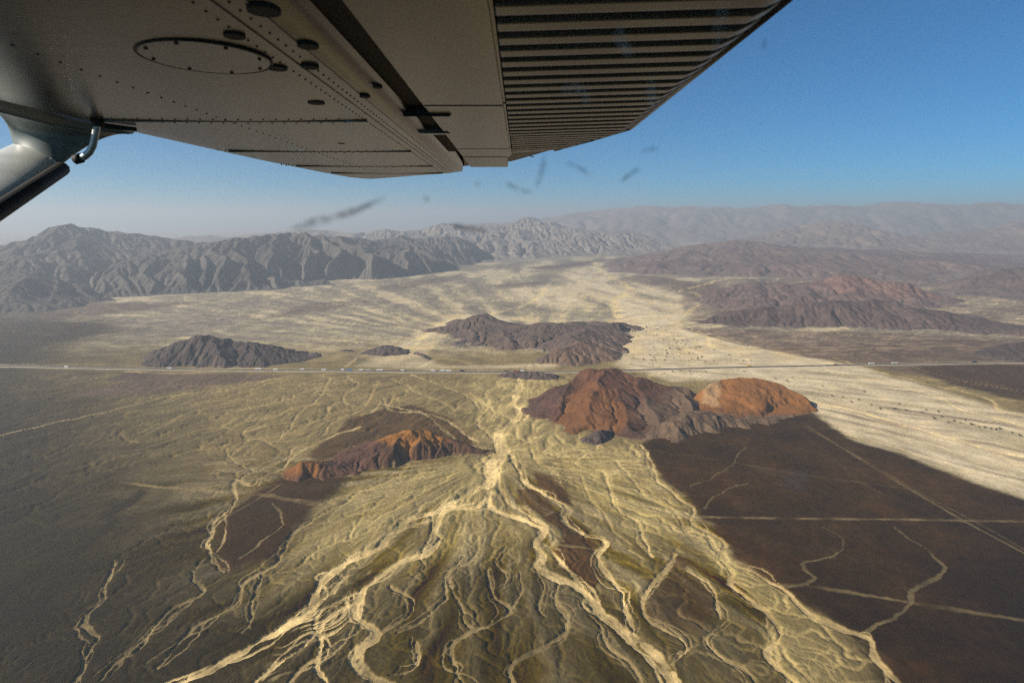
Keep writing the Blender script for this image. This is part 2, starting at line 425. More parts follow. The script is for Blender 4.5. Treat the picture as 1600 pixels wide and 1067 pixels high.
WASHES = [
 # the feeder and its two main distributaries
 ([(806, 585), (812, 603), (802, 622), (800, 632), (812, 640), (806, 652), (795, 664), (780, 676), (776, 690), (781, 703), (775, 715), (766, 730), (768, 745), (758, 760)], 20, 30, 3.2, 1.0),
 ([(812, 640), (822, 650), (800, 668), (784, 690), (790, 712), (780, 730), (772, 750)], 10, 12, 3, 0.8),
 ([(776, 708), (762, 727), (759, 753), (740, 764), (710, 783), (680, 798), (635, 813), (631, 822), (605, 839), (582, 858), (549, 873), (522, 888), (502, 903), (491, 926), (484, 952), (450, 974), (412, 1001), (360, 1023), (311, 1049), (260, 1075)], 20, 13, 3.2, 0.95),
 ([(632, 822), (655, 818), (690, 805), (712, 792), (735, 785)], 9, 12, 2.5, 0.8),
 ([(759, 779), (740, 794), (699, 798), (684, 817), (674, 832), (687, 839), (665, 862), (631, 877), (601, 896), (571, 914), (562, 937), (560, 967), (588, 989), (560, 1012), (556, 1034), (579, 1053), (605, 1075)], 12, 15, 3, 0.75),
 ([(674, 802), (680, 817), (661, 858), (665, 884), (646, 899)], 4, 5, 3.5, 0.35),
 ([(766, 768), (762, 783), (777, 798), (811, 809), (834, 821), (849, 832), (837, 847), (849, 866), (837, 884), (860, 899), (894, 911), (916, 926), (927, 944), (950, 967), (984, 997), (1006, 1012), (1029, 1034), (1044, 1057), (1058, 1085)], 12, 22, 3.2, 1.0),
 ([(772, 740), (790, 775), (815, 798), (846, 818), (852, 836)], 8, 10, 2.6, 0.75),
 ([(800, 708), (811, 738), (826, 757), (849, 772), (875, 783), (886, 798), (881, 809), (897, 828), (924, 839), (942, 845), (935, 866), (942, 892), (957, 911), (976, 926), (980, 944), (987, 974), (990, 1000)], 11, 8, 3, 0.85),
 ([(849, 851), (871, 866), (886, 884), (905, 907), (916, 924)], 7, 8, 2.5, 0.85),
 ([(931, 690), (931, 704), (897, 721), (916, 734), (946, 738), (954, 776), (965, 798), (999, 813), (1002, 839), (1017, 869)], 8, 6, 2.6, 0.6),
 ([(999, 693), (1017, 723), (1025, 749), (1055, 772), (1081, 794), (1084, 817), (1112, 836), (1131, 854), (1124, 871), (1146, 892), (1139, 911), (1176, 933), (1202, 959), (1214, 986), (1201, 1016), (1221, 1042), (1250, 1080)], 8, 9, 3, 0.62),
 ([(1100, 826), (1139, 877), (1187, 899), (1225, 926), (1262, 956), (1319, 986), (1349, 997), (1360, 1023), (1400, 1070)], 8, 11, 2.6, 0.55),
 ([(1056, 866), (1037, 888), (1019, 911), (1004, 929), (1004, 963), (1049, 989), (1073, 1012), (1060, 1034), (1045, 1042)], 8, 6, 3, 0.55),
 ([(1075, 892), (1109, 914), (1124, 937), (1131, 967)], 6, 6, 3, 0.5),
 ([(1131, 975), (1101, 997), (1124, 1023), (1161, 1046), (1185, 1075)], 5, 6, 3, 0.4),
 ([(1289, 824), (1315, 843), (1307, 866), (1259, 884), (1276, 903), (1259, 914), (1229, 918)], 3, 6, 1.0, 0.07),
 ([(1397, 824), (1420, 843), (1461, 873), (1469, 896), (1424, 926), (1420, 944), (1401, 963), (1364, 978), (1354, 997)], 5, 8, 1.2, 0.08),
 ([(1100, 795), (1118, 778), (1140, 762), (1165, 755)], 4, 3, 1, 0.10),
 ([(1080, 760), (1110, 748), (1140, 730), (1165, 700)], 4, 3, 1, 0.10),
 # channels of the lower fan
 ([(751, 839), (742, 862), (722, 880), (690, 893)], 6, 5, 2.4, 0.30),
 ([(785, 854), (776, 877), (792, 896), (786, 915)], 5, 4, 2.4, 0.23),
 ([(758, 890), (762, 911), (770, 933), (792, 956), (744, 989), (706, 1008), (710, 1038), (725, 1061), (735, 1080)], 6, 9, 3.2, 0.28),
 ([(702, 905), (714, 937), (725, 971), (744, 986)], 5, 6, 3, 0.25),
 ([(875, 911), (867, 937), (890, 963), (886, 989), (860, 1004), (815, 1027), (800, 1042), (808, 1075)], 8, 11, 3, 0.28),
 ([(610, 915), (624, 926), (642, 944), (631, 967), (590, 989)], 7, 8, 3, 0.33),
 ([(807, 892), (811, 926), (792, 956)], 5, 5, 2.6, 0.28),
 ([(650, 1001), (654, 1027), (642, 1046), (609, 1053)], 6, 6, 3, 0.30),
 ([(720, 870), (700, 905), (690, 940), (660, 965), (620, 985)], 5, 7, 2.6, 0.25),
 ([(840, 890), (850, 920), (842, 945), (855, 965)], 5, 4, 2.6, 0.23),
 ([(910, 940), (935, 975), (950, 1005), (985, 1040), (1000, 1070)], 5, 7, 2.6, 0.26),
 ([(560, 940), (530, 955), (505, 975), (480, 1000), (440, 1030), (400, 1062)], 10, 9, 2.8, 0.8),
 ([(556, 925), (520, 945), (500, 958), (488, 980), (500, 1010), (492, 1040), (510, 1070)], 9, 7, 2.8, 0.62),
 ([(540, 900), (515, 925), (496, 935), (470, 960)], 8, 8, 2.4, 0.6),
 ([(560, 985), (520, 1010), (470, 1045), (440, 1075)], 6, 6, 2.8, 0.5),
 # left of the fan
 ([(562, 667), (525, 678), (491, 693), (472, 704), (450, 719), (439, 731), (405, 746), (394, 757), (367, 749), (367, 776), (356, 794), (330, 813), (326, 832), (319, 851), (334, 866), (352, 892)], 9, 8, 2.6, 0.5),
 ([(478, 690), (455, 702), (446, 716), (410, 731), (385, 742), (370, 752)], 6, 7, 2.6, 0.42),
 ([(350, 800), (356, 820), (350, 845), (340, 862)], 5, 5, 2, 0.35),
 ([(424, 787), (442, 821), (412, 843), (375, 873)], 5, 5, 1.4, 0.16),
 ([(700, 722), (650, 730), (600, 750), (562, 768), (525, 791), (472, 824), (442, 858), (424, 881), (379, 907), (367, 944), (315, 971), (296, 989), (240, 1040)], 6, 8, 2.8, 0.34),
 ([(405, 892), (397, 929), (394, 967), (375, 986)], 6, 5, 2.6, 0.26),
 ([(352, 701), (358, 718), (375, 728), (396, 735)], 5, 5, 2.4, 0.35),
 ([(315, 877), (307, 899), (317, 922), (274, 944), (244, 974), (214, 1012), (180, 1034)], 6, 7, 2.8, 0.24),
 ([(184, 873), (161, 914), (161, 933), (127, 967), (150, 993), (135, 1019), (124, 1046), (110, 1080)], 7, 8, 3, 0.16),
 ([(300, 940), (270, 960), (250, 985), (215, 1000), (160, 1060)], 5, 6, 2.6, 0.18),
 ([(442, 589), (337, 607), (262, 619), (187, 637), (105, 656), (-50, 690)], 9, 12, 1.6, 0.42),
 ([(541, 589), (556, 600), (537, 619), (545, 632)], 7, 6, 2.5, 0.5),
 ([(642, 585), (695, 604), (732, 619), (747, 637), (744, 656)], 9, 9, 2.6, 0.6),
 ([(610, 590), (650, 612), (690, 628), (710, 640)], 6, 6, 2.4, 0.45),
 ([(732, 615), (759, 634), (745, 656), (756, 672), (776, 690)], 8, 9, 2.8, 0.6),
 ([(597, 630), (624, 637), (687, 652), (715, 668), (745, 690)], 8, 7, 2.6, 0.6),
 ([(578, 645), (597, 630), (610, 640), (640, 645)], 8, 8, 2.4, 0.55),
 ([(650, 640), (668, 648), (690, 668), (720, 690), (757, 700)], 6, 6, 2.6, 0.45),
 ([(790, 600), (760, 612), (770, 640), (800, 655)], 7, 7, 2.4, 0.5),
 ([(515, 590), (505, 610), (490, 628), (470, 640), (452, 668), (430, 690)], 7, 6, 2.4, 0.35),
 ([(588, 600), (575, 625), (560, 640), (520, 660), (500, 680)], 7, 6, 2.4, 0.4),
 ([(420, 640), (400, 660), (380, 672), (384, 690), (350, 720)], 6, 6, 2.4, 0.3),
 ([(300, 640), (262, 660), (240, 672), (200, 690)], 6, 6, 2.4, 0.22),
 ([(850, 690), (862, 704), (890, 712), (931, 704)], 6, 6, 2.2, 0.5),
 ([(830, 700), (840, 725), (862, 735), (880, 760)], 6, 5, 2.2, 0.45),
 ([(960, 720), (985, 745), (1010, 775), (1050, 800), (1075, 830)], 6, 7, 2.2, 0.5),
 ([(905, 745), (930, 790), (960, 830), (985, 850)], 5, 5, 2.2, 0.4),
 # washes on the right-hand plain
 ([(1300, 558), (1360, 577), (1450, 600), (1540, 622), (1559, 641), (1600, 649), (1800, 690)], 14, 12, 2, 0.7),
 ([(1427, 574), (1487, 592), (1600, 611), (1800, 640)], 6, 6, 1.2, 0.26),
 ([(1340, 590), (1412, 604), (1469, 622), (1500, 640), (1600, 665)], 10, 10, 1.6, 0.6),
 ([(1260, 625), (1330, 640), (1420, 665), (1500, 690), (1600, 715), (1750, 750)], 14, 12, 1.8, 0.85),
 ([(1105, 521), (1187, 544), (1259, 562), (1320, 570)], 14, 14, 1.6, 0.7),
 ([(1060, 505), (1100, 522), (1110, 540), (1150, 556)], 14, 12, 1.6, 0.7),
 ([(1221, 510), (1349, 525), (1420, 533)], 12, 10, 1, 0.45),
 ([(1060, 455), (1090, 447), (1130, 437), (1165, 434)], 40, 40, 1, 0.8),
 ([(1075, 490), (1092, 470), (1085, 458), (1030, 452)], 40, 40, 1, 0.7),
 ([(640, 545), (668, 520), (700, 500), (760, 492), (830, 470), (860, 440)], 26, 40, 1.5, 0.6),
 ([(540, 572), (560, 558), (580, 552), (570, 548), (600, 540), (640, 545)], 16, 16, 1.5, 0.55),
 ([(975, 520), (960, 470), (985, 450), (940, 425), (930, 410)], 50, 70, 1.5, 0.85),
 ([(650, 576), (690, 560), (760, 572), (880, 570)], 16, 16, 1.5, 0.5),
]
for k, wsh in enumerate(WASHES):
    wash(wsh[0], wsh[1], wsh[2], wsh[3], wsh[4], k)
    if wsh[1] < 30 and wsh[3] > 2.0:             # side threads that leave and rejoin each wash
        for q in range(3 if max(wsh[1], wsh[2]) > 11 else 2):
            rr = np.random.RandomState(900 + 7 * k + q)
            nP = len(wsh[0]); sp = 0.012 * (8 + max(wsh[1], wsh[2]))
            jit = [(px + (rr.rand() - 0.5) * 22 * (py - 480) / 400, py + (rr.rand() - 0.5) * 10 * (py - 480) / 400) for px, py in wsh[0]]
            wash(jit, 0.25 * wsh[1] + 1, 0.25 * wsh[2] + 1.2, 0.6 * wsh[3], wsh[4] * 0.8, 300 + 7 * k + q)

def fill_pits(h, ny, nx, eps=1e-3):
    n = ny * nx
    hl = h.ravel().tolist()
    done = [False] * n
    q = []
    for i in range(nx):
        for k in (i, (ny - 1) * nx + i):
            if not done[k]: done[k] = True; q.append((hl[k], k))
    for j in range(ny):
        for k in (j * nx, j * nx + nx - 1):
            if not done[k]: done[k] = True; q.append((hl[k], k))
    heapq.heapify(q)
    pop, push = heapq.heappop, heapq.heappush
    while q:
        z, k = pop(q)
        for d in (-1, 1, -nx, nx, -nx - 1, -nx + 1, nx - 1, nx + 1):
            m = k + d
            if 0 <= m < n and not done[m]:
                done[m] = True
                if hl[m] <= z: hl[m] = z + eps
                push(q, (hl[m], m))
    return np.array(hl).reshape(ny, nx)

def erode(h, dx, iters, k, m=0.5, talus=0.75):
    ny, nx = h.shape
    idx = np.arange(ny * nx).reshape(ny, nx)
    offs = [(-1, -1), (-1, 0), (-1, 1), (0, -1), (0, 1), (1, -1), (1, 0), (1, 1)]
    for it in range(iters):
        h = fill_pits(h, ny, nx)
        best = np.zeros_like(h)
        rec = idx.copy()
        hp = np.pad(h, 1, mode='edge')
        ip = np.pad(idx, 1, mode='edge')
        dist = np.ones_like(h)
        for (a, b) in offs:
            nb = hp[1 + a:1 + a + ny, 1 + b:1 + b + nx]
            dd = math.hypot(a, b)
            s = (h - nb) / dd
            s[[0, -1], :] = 0; s[:, [0, -1]] = 0
            w = s > best
            best[w] = s[w]
            rec[w] = ip[1 + a:1 + a + ny, 1 + b:1 + b + nx][w]
            dist[w] = dd
        hl = h.ravel()
        order = np.argsort(hl)
        ol = order.tolist()
        rl = rec.ravel().tolist()
        A = [1.0] * (ny * nx)
        for i in reversed(ol):
            r = rl[i]
            if r != i: A[r] += A[i]
        F = (k * np.array(A) ** m / dist.ravel()).tolist()
        H = hl.tolist()
        for i in ol:
            r = rl[i]
            if r != i:
                fi = F[i]
                H[i] = (H[i] + fi * H[r]) / (1 + fi)
        h = np.array(H).reshape(ny, nx)
        lim = talus * dx
        for _ in range(2):                       # scree: nothing stays steeper than it can
            for ax in (0, 1):
                d = np.diff(h, axis=ax)
                ex = np.clip(np.abs(d) - lim, 0, None) * np.sign(d) * 0.25
                if ax == 0: h[:-1] += ex; h[1:] -= ex
                else: h[:, :-1] += ex; h[:, 1:] -= ex
    return h, np.array(A).reshape(ny, nx)


# storm drainage: rain run over the sloping gravel joins into feathery threads
dr_m = np.zeros_like(GX); dr_z = np.zeros_like(GX)
def drainage(x0, x1, y0, y1, dx, slope_fn, uv_fn, zone, amp, lam, iters, k, a0, a1, gain, zgain, seed):
    nx, ny = int((x1 - x0) / dx), int((y1 - y0) / dx)
    X, Y = np.meshgrid(x0 + np.arange(nx) * dx, y0 + np.arange(ny) * dx)
    base = slope_fn(X, Y)
    p, q = uv_fn(X, Y)
    wob = 0.35 * lam * fbm(X / lam, Y / lam, 2, seed + 5)
    h = base + amp * fbm((p + wob) / lam, q / (2.6 * lam), 5, seed, 0.55)
    h, A = erode(h, dx, iters, k)
    t = sstep(a0, a1, np.log(A))
    wide = sstep(a1, a1 + 1.6, np.log(A))
    P = np.pad(wide, 1)
    w2 = np.maximum.reduce([P[1:-1, :-2], P[1:-1, 2:], P[:-2, 1:-1], P[2:, 1:-1], wide])
    t = np.maximum(t, w2)
    rel = h - base
    sm = rel.copy()
    for _ in range(30):
        sm[1:-1, 1:-1] = 0.25 * (sm[:-2, 1:-1] + sm[2:, 1:-1] + sm[1:-1, :-2] + sm[1:-1, 2:])
    rel = np.clip(rel - sm, -3.0, 3.0)
    w = window(x0, x1, y0, y1)
    fx = (GX[w] - x0) / dx; fy = (GY[w] - y0) / dx
    ok = (fx >= 2) & (fx < nx - 3) & (fy >= 2) & (fy < ny - 3)
    ix = np.clip(fx.astype(int), 0, nx - 2); iy = np.clip(fy.astype(int), 0, ny - 2)
    u, v = np.clip(fx - ix, 0, 1), np.clip(fy - iy, 0, 1)
    def smp(F): return (F[iy, ix] * (1 - u) + F[iy, ix + 1] * u) * (1 - v) + (F[iy + 1, ix] * (1 - u) + F[iy + 1, ix + 1] * u) * v
    edge = sstep(0, 60, np.minimum.reduce([GX[w] - x0, x1 - GX[w], GY[w] - y0, y1 - GY[w]])) * ok * zone[w]
    dr_m[w] = np.maximum(dr_m[w], smp(t) * edge * gain)
    dr_z[w] = dr_z[w] + smp(rel) * edge * zgain

# unnamed rills: zero lines of noise drawn out along the flow make braided threads
rill_m = np.zeros_like(GX)
def rills(th, r, warp, kth, L, hw, depth, bright, zone, seed):
    def n(th_):
        return noise((th_ + warp) * kth, r / L, seed)
    a = n(th)
    e = 2.0 / np.maximum(r, 20)
    g = np.abs(n(th + e) - a) / 2.0
    d = np.abs(a) / np.maximum(g, 0.006)
    # thin out: only some reaches of each thread carry water, and most fade to a hair
    keep = sstep(-0.30, 0.40, noise(GX / 110, GY / 110, seed + 4) + 0.5 * noise(GX / 40, GY / 40, seed + 6))
    hw = hw * (0.45 + 0.8 * keep)
    f = sstep(hw * 1.5, hw * 0.5, d) * zone * keep
    c = sstep(hw * 1.9, hw * 0.8, d) * zone * keep
    carve[:] = np.maximum(carve, c * depth)
    rill_m[:] = np.maximum(rill_m, f * bright)

pl = gpoly(PLATEAU)
onplat = sstep(-15, 25, poly_sd(GX, GY, pl))
dk = sstep(-10, 15, poly_sd(GX, GY, gpoly([(342, 815), (400, 765), (490, 742), (545, 745), (490, 800), (420, 880), (350, 893)])))
quiet = (1 - onplat) * (1 - dk)
zn = quiet * sstep(2100, 1700, GY) * sstep(60, 160, rA)
fz = zn * sstep(950, 700, rA) * (GY < AY + 60)
drainage(-640, 620, 520, 1230, 2.1, lambda X, Y: -0.030 * np.hypot(X - AX, Y - AY - 30), lambda X, Y: (np.arctan2(X - AX, AY + 60 - Y) * 380, np.hypot(X - AX, Y - AY - 60)), (1 - onplat) * (1 - dk) * sstep(50, 130, rA), 3.0, 55, 8, 0.09, 2.3, 4.2, 1.0, 0.5, 221)
drainage(-1750, 500, 800, 1890, 3.6, lambda X, Y: 0.022 * (0.55 * X + 0.85 * Y), lambda X, Y: (0.85 * X - 0.55 * Y, 0.55 * X + 0.85 * Y), (1 - onplat) * (1 - dk) * (1 - sstep(0.0, 0.5, fan)), 4.5, 90, 8, 0.09, 2.2, 4.0, 0.9, 0.75, 231)
rills(thA, rA, wA * 2.2, 22, 150, 1.5, 0.5, 0.8, fz, 241)
rills(thA, rA, -wA * 2.4, 38, 110, 1.1, 0.4, 0.7, fz, 246)
rills(thV, rV, wV * 2.2, 70, 260, 1.6, 0.6, 0.6, zn * sstep(150, 400, rV) * (1 - 0.6 * fan), 251)
rills(thV, rV, wV, 26, 420, 2.0, 1.2, 0.5, zn * sstep(150, 400, rV) * (1 - 0.6 * fan), 41)
#rills(thV, rV, wV * 1.5, 62, 240, 1.6, 1.3, 0.6, zn * sstep(150, 400, rV) * (1 - 0.6 * fan), 51)
fzl = zn * sstep(150, 400, rV) * (1 - fan)
wC = wV + noise(GX / 55, GY / 55, 111) * 9 / np.maximum(rV, 60)
#rills(thV, rV, wC * 1.2, 95, 130, 1.9, 1.7, 0.85, fzl, 121)
#rills(thV, rV, wC * 1.6, 45, 110, 1.8, 1.8, 0.75, fzl, 131)
#rills(thA, rA, wA * 2.2, 26, 110, 1.7, 1.7, 0.7, zn * fan, 141)
rills(thV, rV, wV, 40, 900, 7.0, 1.5, 0.9, (1 - onplat) * sstep(1900, 2300, GY) * sstep(7500, 5000, GY), 61)
rills(thV, rV, wV * 1.5, 85, 500, 4.0, 1.0, 0.7, (1 - onplat) * sstep(1900, 2200, GY) * sstep(5000, 3500, GY), 66)

rill_m = np.maximum(rill_m, dr_m * np.clip(0.75 + 0.5 * B1, 0.15, 1.1))
plat_m = np.zeros_like(GX); _c, _r = carve.copy(), rill_m.copy()
rill_m[:] = 0
rills(thA, rA, wA * 2.0, 9, 160, 3.0, 0.0, 0.5, onplat, 161)
plat_m[:] = rill_m; rill_m[:] = _r; carve[:] = _c
col += (plat_m * 0.30)[..., None] * (col * 2.2 - col)
col += (np.clip(rill_m, 0, 1) * 0.72)[..., None] * (np.minimum(col * 1.9 + 0.14 * SAND * (1 - sstep(-700, -250, -GX * 1200 / GY)[..., None]), SAND) - col)
zz = sstep(-6, 10, poly_sd(GX + WX, GY + WY, gpoly([(495, 885), (580, 890), (565, 950), (540, 1000), (470, 1060), (400, 1060), (440, 1000), (480, 950)])))
_r = rill_m.copy(); rill_m[:] = 0
rills(thA, rA, wA * 2.2, 44, 90, 2.2, 1.6, 1.0, zz, 191)
rills(thA, rA, wA * 1.5, 25, 150, 3.0, 1.6, 1.0, zz, 195)
col += (np.clip(rill_m, 0, 1) * 0.9)[..., None] * (SAND * 0.85 - col)
rill_m[:] = _r
local = col.copy()
f = np.clip(floor_m * (0.90 + 0.25 * noise(GX / 25, GY / 25, 71)), 0, 1)
tgt = SAND[None, None, :] * (0.10 + 0.90 * floor_b[..., None])
tgt = np.maximum(tgt, np.minimum(local * 1.25, SAND))
col += f[..., None] * (tgt - col)
# silt flanking each wash is a little paler than the old surface
col *= (1 + 0.10 * np.clip(bank, 0, 1))[..., None]

# vehicle tracks and the old straight lines scraped into the plain
def track(pts, w, bright, broken=0.3, soft=0.5):
    S = spline(gpoly(pts), 25.0)
    for i in range(len(S) - 1):
        ax, ay = S[i]; bx, by = S[i + 1]
        m = 3 * w + 6
        wd = window(min(ax, bx) - m, max(ax, bx) + m, min(ay, by) - m, max(ay, by) + m)
        if wd is None: continue
        d, t_ = seg_dist(GX[wd], GY[wd], ax, ay, bx, by)
        d = (d + 0.35 * w * noise(GX[wd] / 9, GY[wd] / 9, 81)) / (1 + 0.5 * noise(GX[wd] / 70, GY[wd] / 70, 82))
        f = sstep(w * (0.5 + soft), w * (0.5 - soft * 0.6), d) * bright * np.clip(0.85 - broken * 0.5 + 1.3 * broken * fbm(GX[wd] / 60, GY[wd] / 60, 3, 83), 0.1, 1.2)
        trk[wd] = np.maximum(trk[wd], f)

trk = np.zeros_like(GX)
track([(1085, 808), (1200, 811), (1400, 813), (1620, 816), (1800, 818)], 5, 0.27, 0.6)
track([(1225, 916), (1290, 921), (1420, 943), (1600, 971), (1750, 995)], 6, 0.26, 0.6)
track([(1262, 667), (1340, 716), (1480, 800), (1600, 866), (1750, 950)], 3.5, 0.26, 0.4)
track([(1255, 668), (1330, 708), (1440, 772), (1540, 825), (1620, 872)], 2.5, 0.18, 0.5)
track([(1010, 703), (1120, 720), (1250, 742), (1420, 765)], 3, 0.14, 0.5)
track([(1290, 705), (1345, 755), (1420, 790), (1480, 815)], 3, 0.09, 0.5)
track([(1055, 672), (1160, 662), (1262, 645)], 5, 0.35, 0.5)
track([(190, 752), (250, 760), (330, 766), (400, 773), (490, 790)], 6, 0.30, 0.6)
track([(420, 775), (500, 788)], 8, 0.28, 0.5)
track([(345, 815), (420, 770), (440, 755)], 3, 0.22, 0.5)
track([(880, 845), (860, 850), (1000, 862)], 6, 0.25, 0.5)
track([(1060, 503), (1180, 507), (1330, 511), (1470, 516), (1620, 525), (1800, 537)], 14, 0.6, 0.3)
track([(1200, 551), (1280, 547), (1400, 543), (1500, 540)], 9, 0.55, 0.3)
track([(1070, 467), (1150, 478), (1180, 482)], 14, 0.5, 0.3)
track([(-100, 571), (100, 569), (300, 573), (420, 576)], 10, 0.35, 0.5)
track([(200, 580), (260, 583), (330, 582)], 14, 0.5, 0.5)
col += trk[..., None] * (SAND * 0.85 - col)

relief = 2.2 * fbm(GX / 170, GY / 170, 3, 90) + 0.7 * noise(GX / 38, GY / 38, 92) * sstep(2500, 1200, GY)
relief += 1.1 * stre * sstep(3000, 1500, GY) + 1.0 * strA * fan
relief += 0.2 * STK + (dr_z - 0.8 * dr_m) * (1 - 0.85 * floor_m)
relief *= (1 - 0.75 * onplat)
relief += onplat * 2.0 + dk * 2.5
# the highway is graded level
ROAD_PX = [(-500, 566), (-200, 570), (0, 572), (150, 575), (300, 577.5), (500, 579), (700, 581), (820, 581.2), (900, 580.5), (1000, 578), (1150, 574), (1300, 571), (1450, 568), (1600, 566), (1850, 563), (2200, 560)]
road_c = spline(gpoly(ROAD_PX), 40.0)
rd = np.full(GX.shape, 1e4)
for i in range(len(road_c) - 1):
    ax, ay = road_c[i]; bx, by = road_c[i + 1]
    wd = window(min(ax, bx) - 90, max(ax, bx) + 90, min(ay, by) - 90, max(ay, by) + 90)
    if wd is None: continue
    d, _ = seg_dist(GX[wd], GY[wd], ax, ay, bx, by)
    rd[wd] = np.minimum(rd[wd], d)
lev = sstep(70, 18, rd)
GZ = (relief - 0.72 * carve - bank * 0.3) * (1 - lev) - lev * 0.6
col += (lev * 0.25 * sstep(30, 12, rd))[..., None] * (PALE - col)
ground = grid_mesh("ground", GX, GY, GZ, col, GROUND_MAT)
ground["label"] = "pale desert plain braided with dry washes and dark gravel pavement"

def ground_z(x, y):
    j = int(np.clip(np.searchsorted(uu, x / y), 1, NU - 1))
    i = int(np.clip(np.searchsorted(Yr, y), 1, NV - 1))
    return float(GZ[i, j])

# ------------------------------------------------------------------ hills: ridge lines, then rain
def make_hill(name, foot, ridges, dx, colours, label, iters=12, k=0.02, mat=None, power=1.0, seed=0, rough=0.12, talus=0.8, paint=None,
              world_pts=False, cat='hill', wobble=1.0, sink=0.35, seedgully=1.0):
    fp = np.array(foot, float) if world_pts else gpoly(foot)
    x0, y0 = fp.min(0) - 8 * dx
    x1, y1 = fp.max(0) + 8 * dx
    nx, ny = int((x1 - x0) / dx) + 1, int((y1 - y0) / dx) + 1
    X, Y = np.meshgrid(x0 + np.arange(nx) * dx, y0 + np.arange(ny) * dx)
    size = min(np.ptp(fp[:, 0]), np.ptp(fp[:, 1]))
    L = size * 0.22
    wx = wobble * L * 0.35 * fbm(X / L, Y / L, 4, seed + 100)
    wy = wobble * L * 0.35 * fbm(X / L, Y / L, 4, seed + 130)
    sd_ = poly_sd(X + wx, Y + wy, fp)
    T = np.zeros_like(X)
    for rg in ridges:
        P = np.array(rg, float) if world_pts else np.array([crest(*p) for p in rg])
        if len(P) == 1: P = np.vstack([P, P + [1, 1, 0]])
        P = spline(P, dx * 3)
        P[:, :2] += 0.10 * L * np.stack([noise(P[:, 0] / L * 2, P[:, 1] / L * 2, seed + 7), noise(P[:, 0] / L * 2, P[:, 1] / L * 2, seed + 8)], 1)
        P[:, 2] *= 1 + 0.6 * rough * noise(P[:, 0] / L * 2.2, P[:, 1] / L * 2.2, seed + 9)
        dr = np.full(X.shape, 1e9); hr = np.zeros(X.shape)
        for i in range(len(P) - 1):
            d, t = seg_dist(X + 0.5 * wx, Y + 0.5 * wy, P[i, 0], P[i, 1], P[i + 1, 0], P[i + 1, 1])
            w = d < dr
            dr[w] = d[w]
            hr[w] = (P[i, 2] + t * (P[i + 1, 2] - P[i, 2]))[w]
        de = np.clip(sd_, 0, None)
        T = np.maximum(T, hr * (de / (de + dr + 1e-6)) ** power)
    hmax = T.max()
    T = T * (1 + rough * fbm(X / (L * 0.8), Y / (L * 0.8), 5, seed + 150)) + rough * 0.10 * hmax * fbm(X / (L * 0.3), Y / (L * 0.3), 4, seed + 160) * sstep(0, L * 0.5, sd_)
    T = np.where(sd_ > 0, np.clip(T, 0.02, None), np.clip(sd_ * 0.02, -1, 0))
    rid = 1 - np.abs(noise(X / (L * 0.16), Y / (L * 0.16), seed + 190)) * 2
    rid2 = 1 - np.abs(noise(X / (L * 0.07), Y / (L * 0.07), seed + 191)) * 2
    T = np.where(sd_ > 0, np.clip(T + hmax * (0.030 * rid + 0.014 * rid2) * sstep(0, L * 0.3, sd_) * seedgully, 0.02, None), T)
    T0 = T.copy()
    H, A = erode(T, dx, iters, k * 1.7, talus=talus * 1.1)
    H = np.where(sd_ > 0, H, 0)
    Z = np.where(sd_ > 0, H, 0) + np.clip(sd_, None, 0) * sink - 2.5 * (1 - sstep(0, 3 * dx, sd_)) - 0.3
    # rock, scree in the gullies, dust
    gy, gx = np.gradient(H, dx)
    slope = np.hypot(gx, gy)
    inc = sstep(0.02, 0.30, (T0 - H) / hmax)
    n1 = fbm(X / (L * 0.5), Y / (L * 0.5), 5, seed + 170)
    c = np.empty(X.shape + (3,))
    c[:] = np.array(colours[0])
    c += sstep(-0.4, 0.5, n1)[..., None] * (np.array(colours[1]) - c)
    c += (sstep(2.2, 4.5, np.log(A + 1)) * 0.5 * inc)[..., None] * (np.array(colours[2]) - c)
    c += (sstep(0.30, 0.05, slope) * sstep(0.25 * hmax, 0.02 * hmax, H) * 0.75)[..., None] * (np.array(colours[2]) - c)
    c += (sstep(0.12 * L, 0.0, sd_ + 0.10 * L * n1) * 0.8)[..., None] * (np.array(colours[2]) * 0.85 - c)
    c *= (1 + 0.18 * fbm(X / (L * 0.12), Y / (L * 0.12), 3, seed + 180))[..., None]
    if paint: paint(X, Y, H, slope, A, c)
    o = grid_mesh(name, X, Y, Z, c, mat or HILL_MAT)
    o["label"] = label
    return o

def pp(c, pts, colour, X, Y, soft, s=1.0, seed=0, amp=1.0):
    p = gpoly(pts)
    L = soft * 3
    m = sstep(-soft, soft, poly_sd(X + amp * soft * fbm(X / L, Y / L, 3, seed + 200), Y + amp * soft * fbm(X / L, Y / L, 3, seed + 210), p)) * s
    c += m[..., None] * (np.array(colour) - c)

DKHILL = (0.060, 0.046, 0.042)
PURPLE = (0.110, 0.078, 0.066)
ORANGE = (0.22, 0.090, 0.024)
RUST = (0.078, 0.036, 0.024)
GREYH = (0.20, 0.165, 0.135)

# dark hill left of the middle
make_hill("dark_hill", [(212, 571), (240, 574), (330, 574), (400, 575), (470, 566), (505, 555), (470, 549), (400, 547), (330, 545), (270, 546), (235, 552)],
          [[(240, 547, 562), (280, 534, 560), (310, 523, 559), (328, 522, 558), (345, 527, 558), (368, 533, 558), (395, 535, 558), (420, 537, 557), (445, 543, 556), (470, 552, 556)],
           [(328, 522, 558), (340, 540, 566), (350, 560, 572)], [(395, 535, 558), (400, 552, 566)]],
          3.5, (DKHILL, (0.078, 0.058, 0.05), GREYH), "low dark hill beyond the highway on the left of the plain", 14, 0.03, seed=1)
make_hill("low_mound", [(560, 553), (600, 557), (642, 554), (640, 546), (605, 542), (570, 547)], [[(575, 547, 550), (605, 539, 549), (632, 545, 550)]],
          3.5, (PURPLE, DKHILL, GREYH), "small rounded brown mound in the wash beyond the highway", 8, 0.02, seed=2)
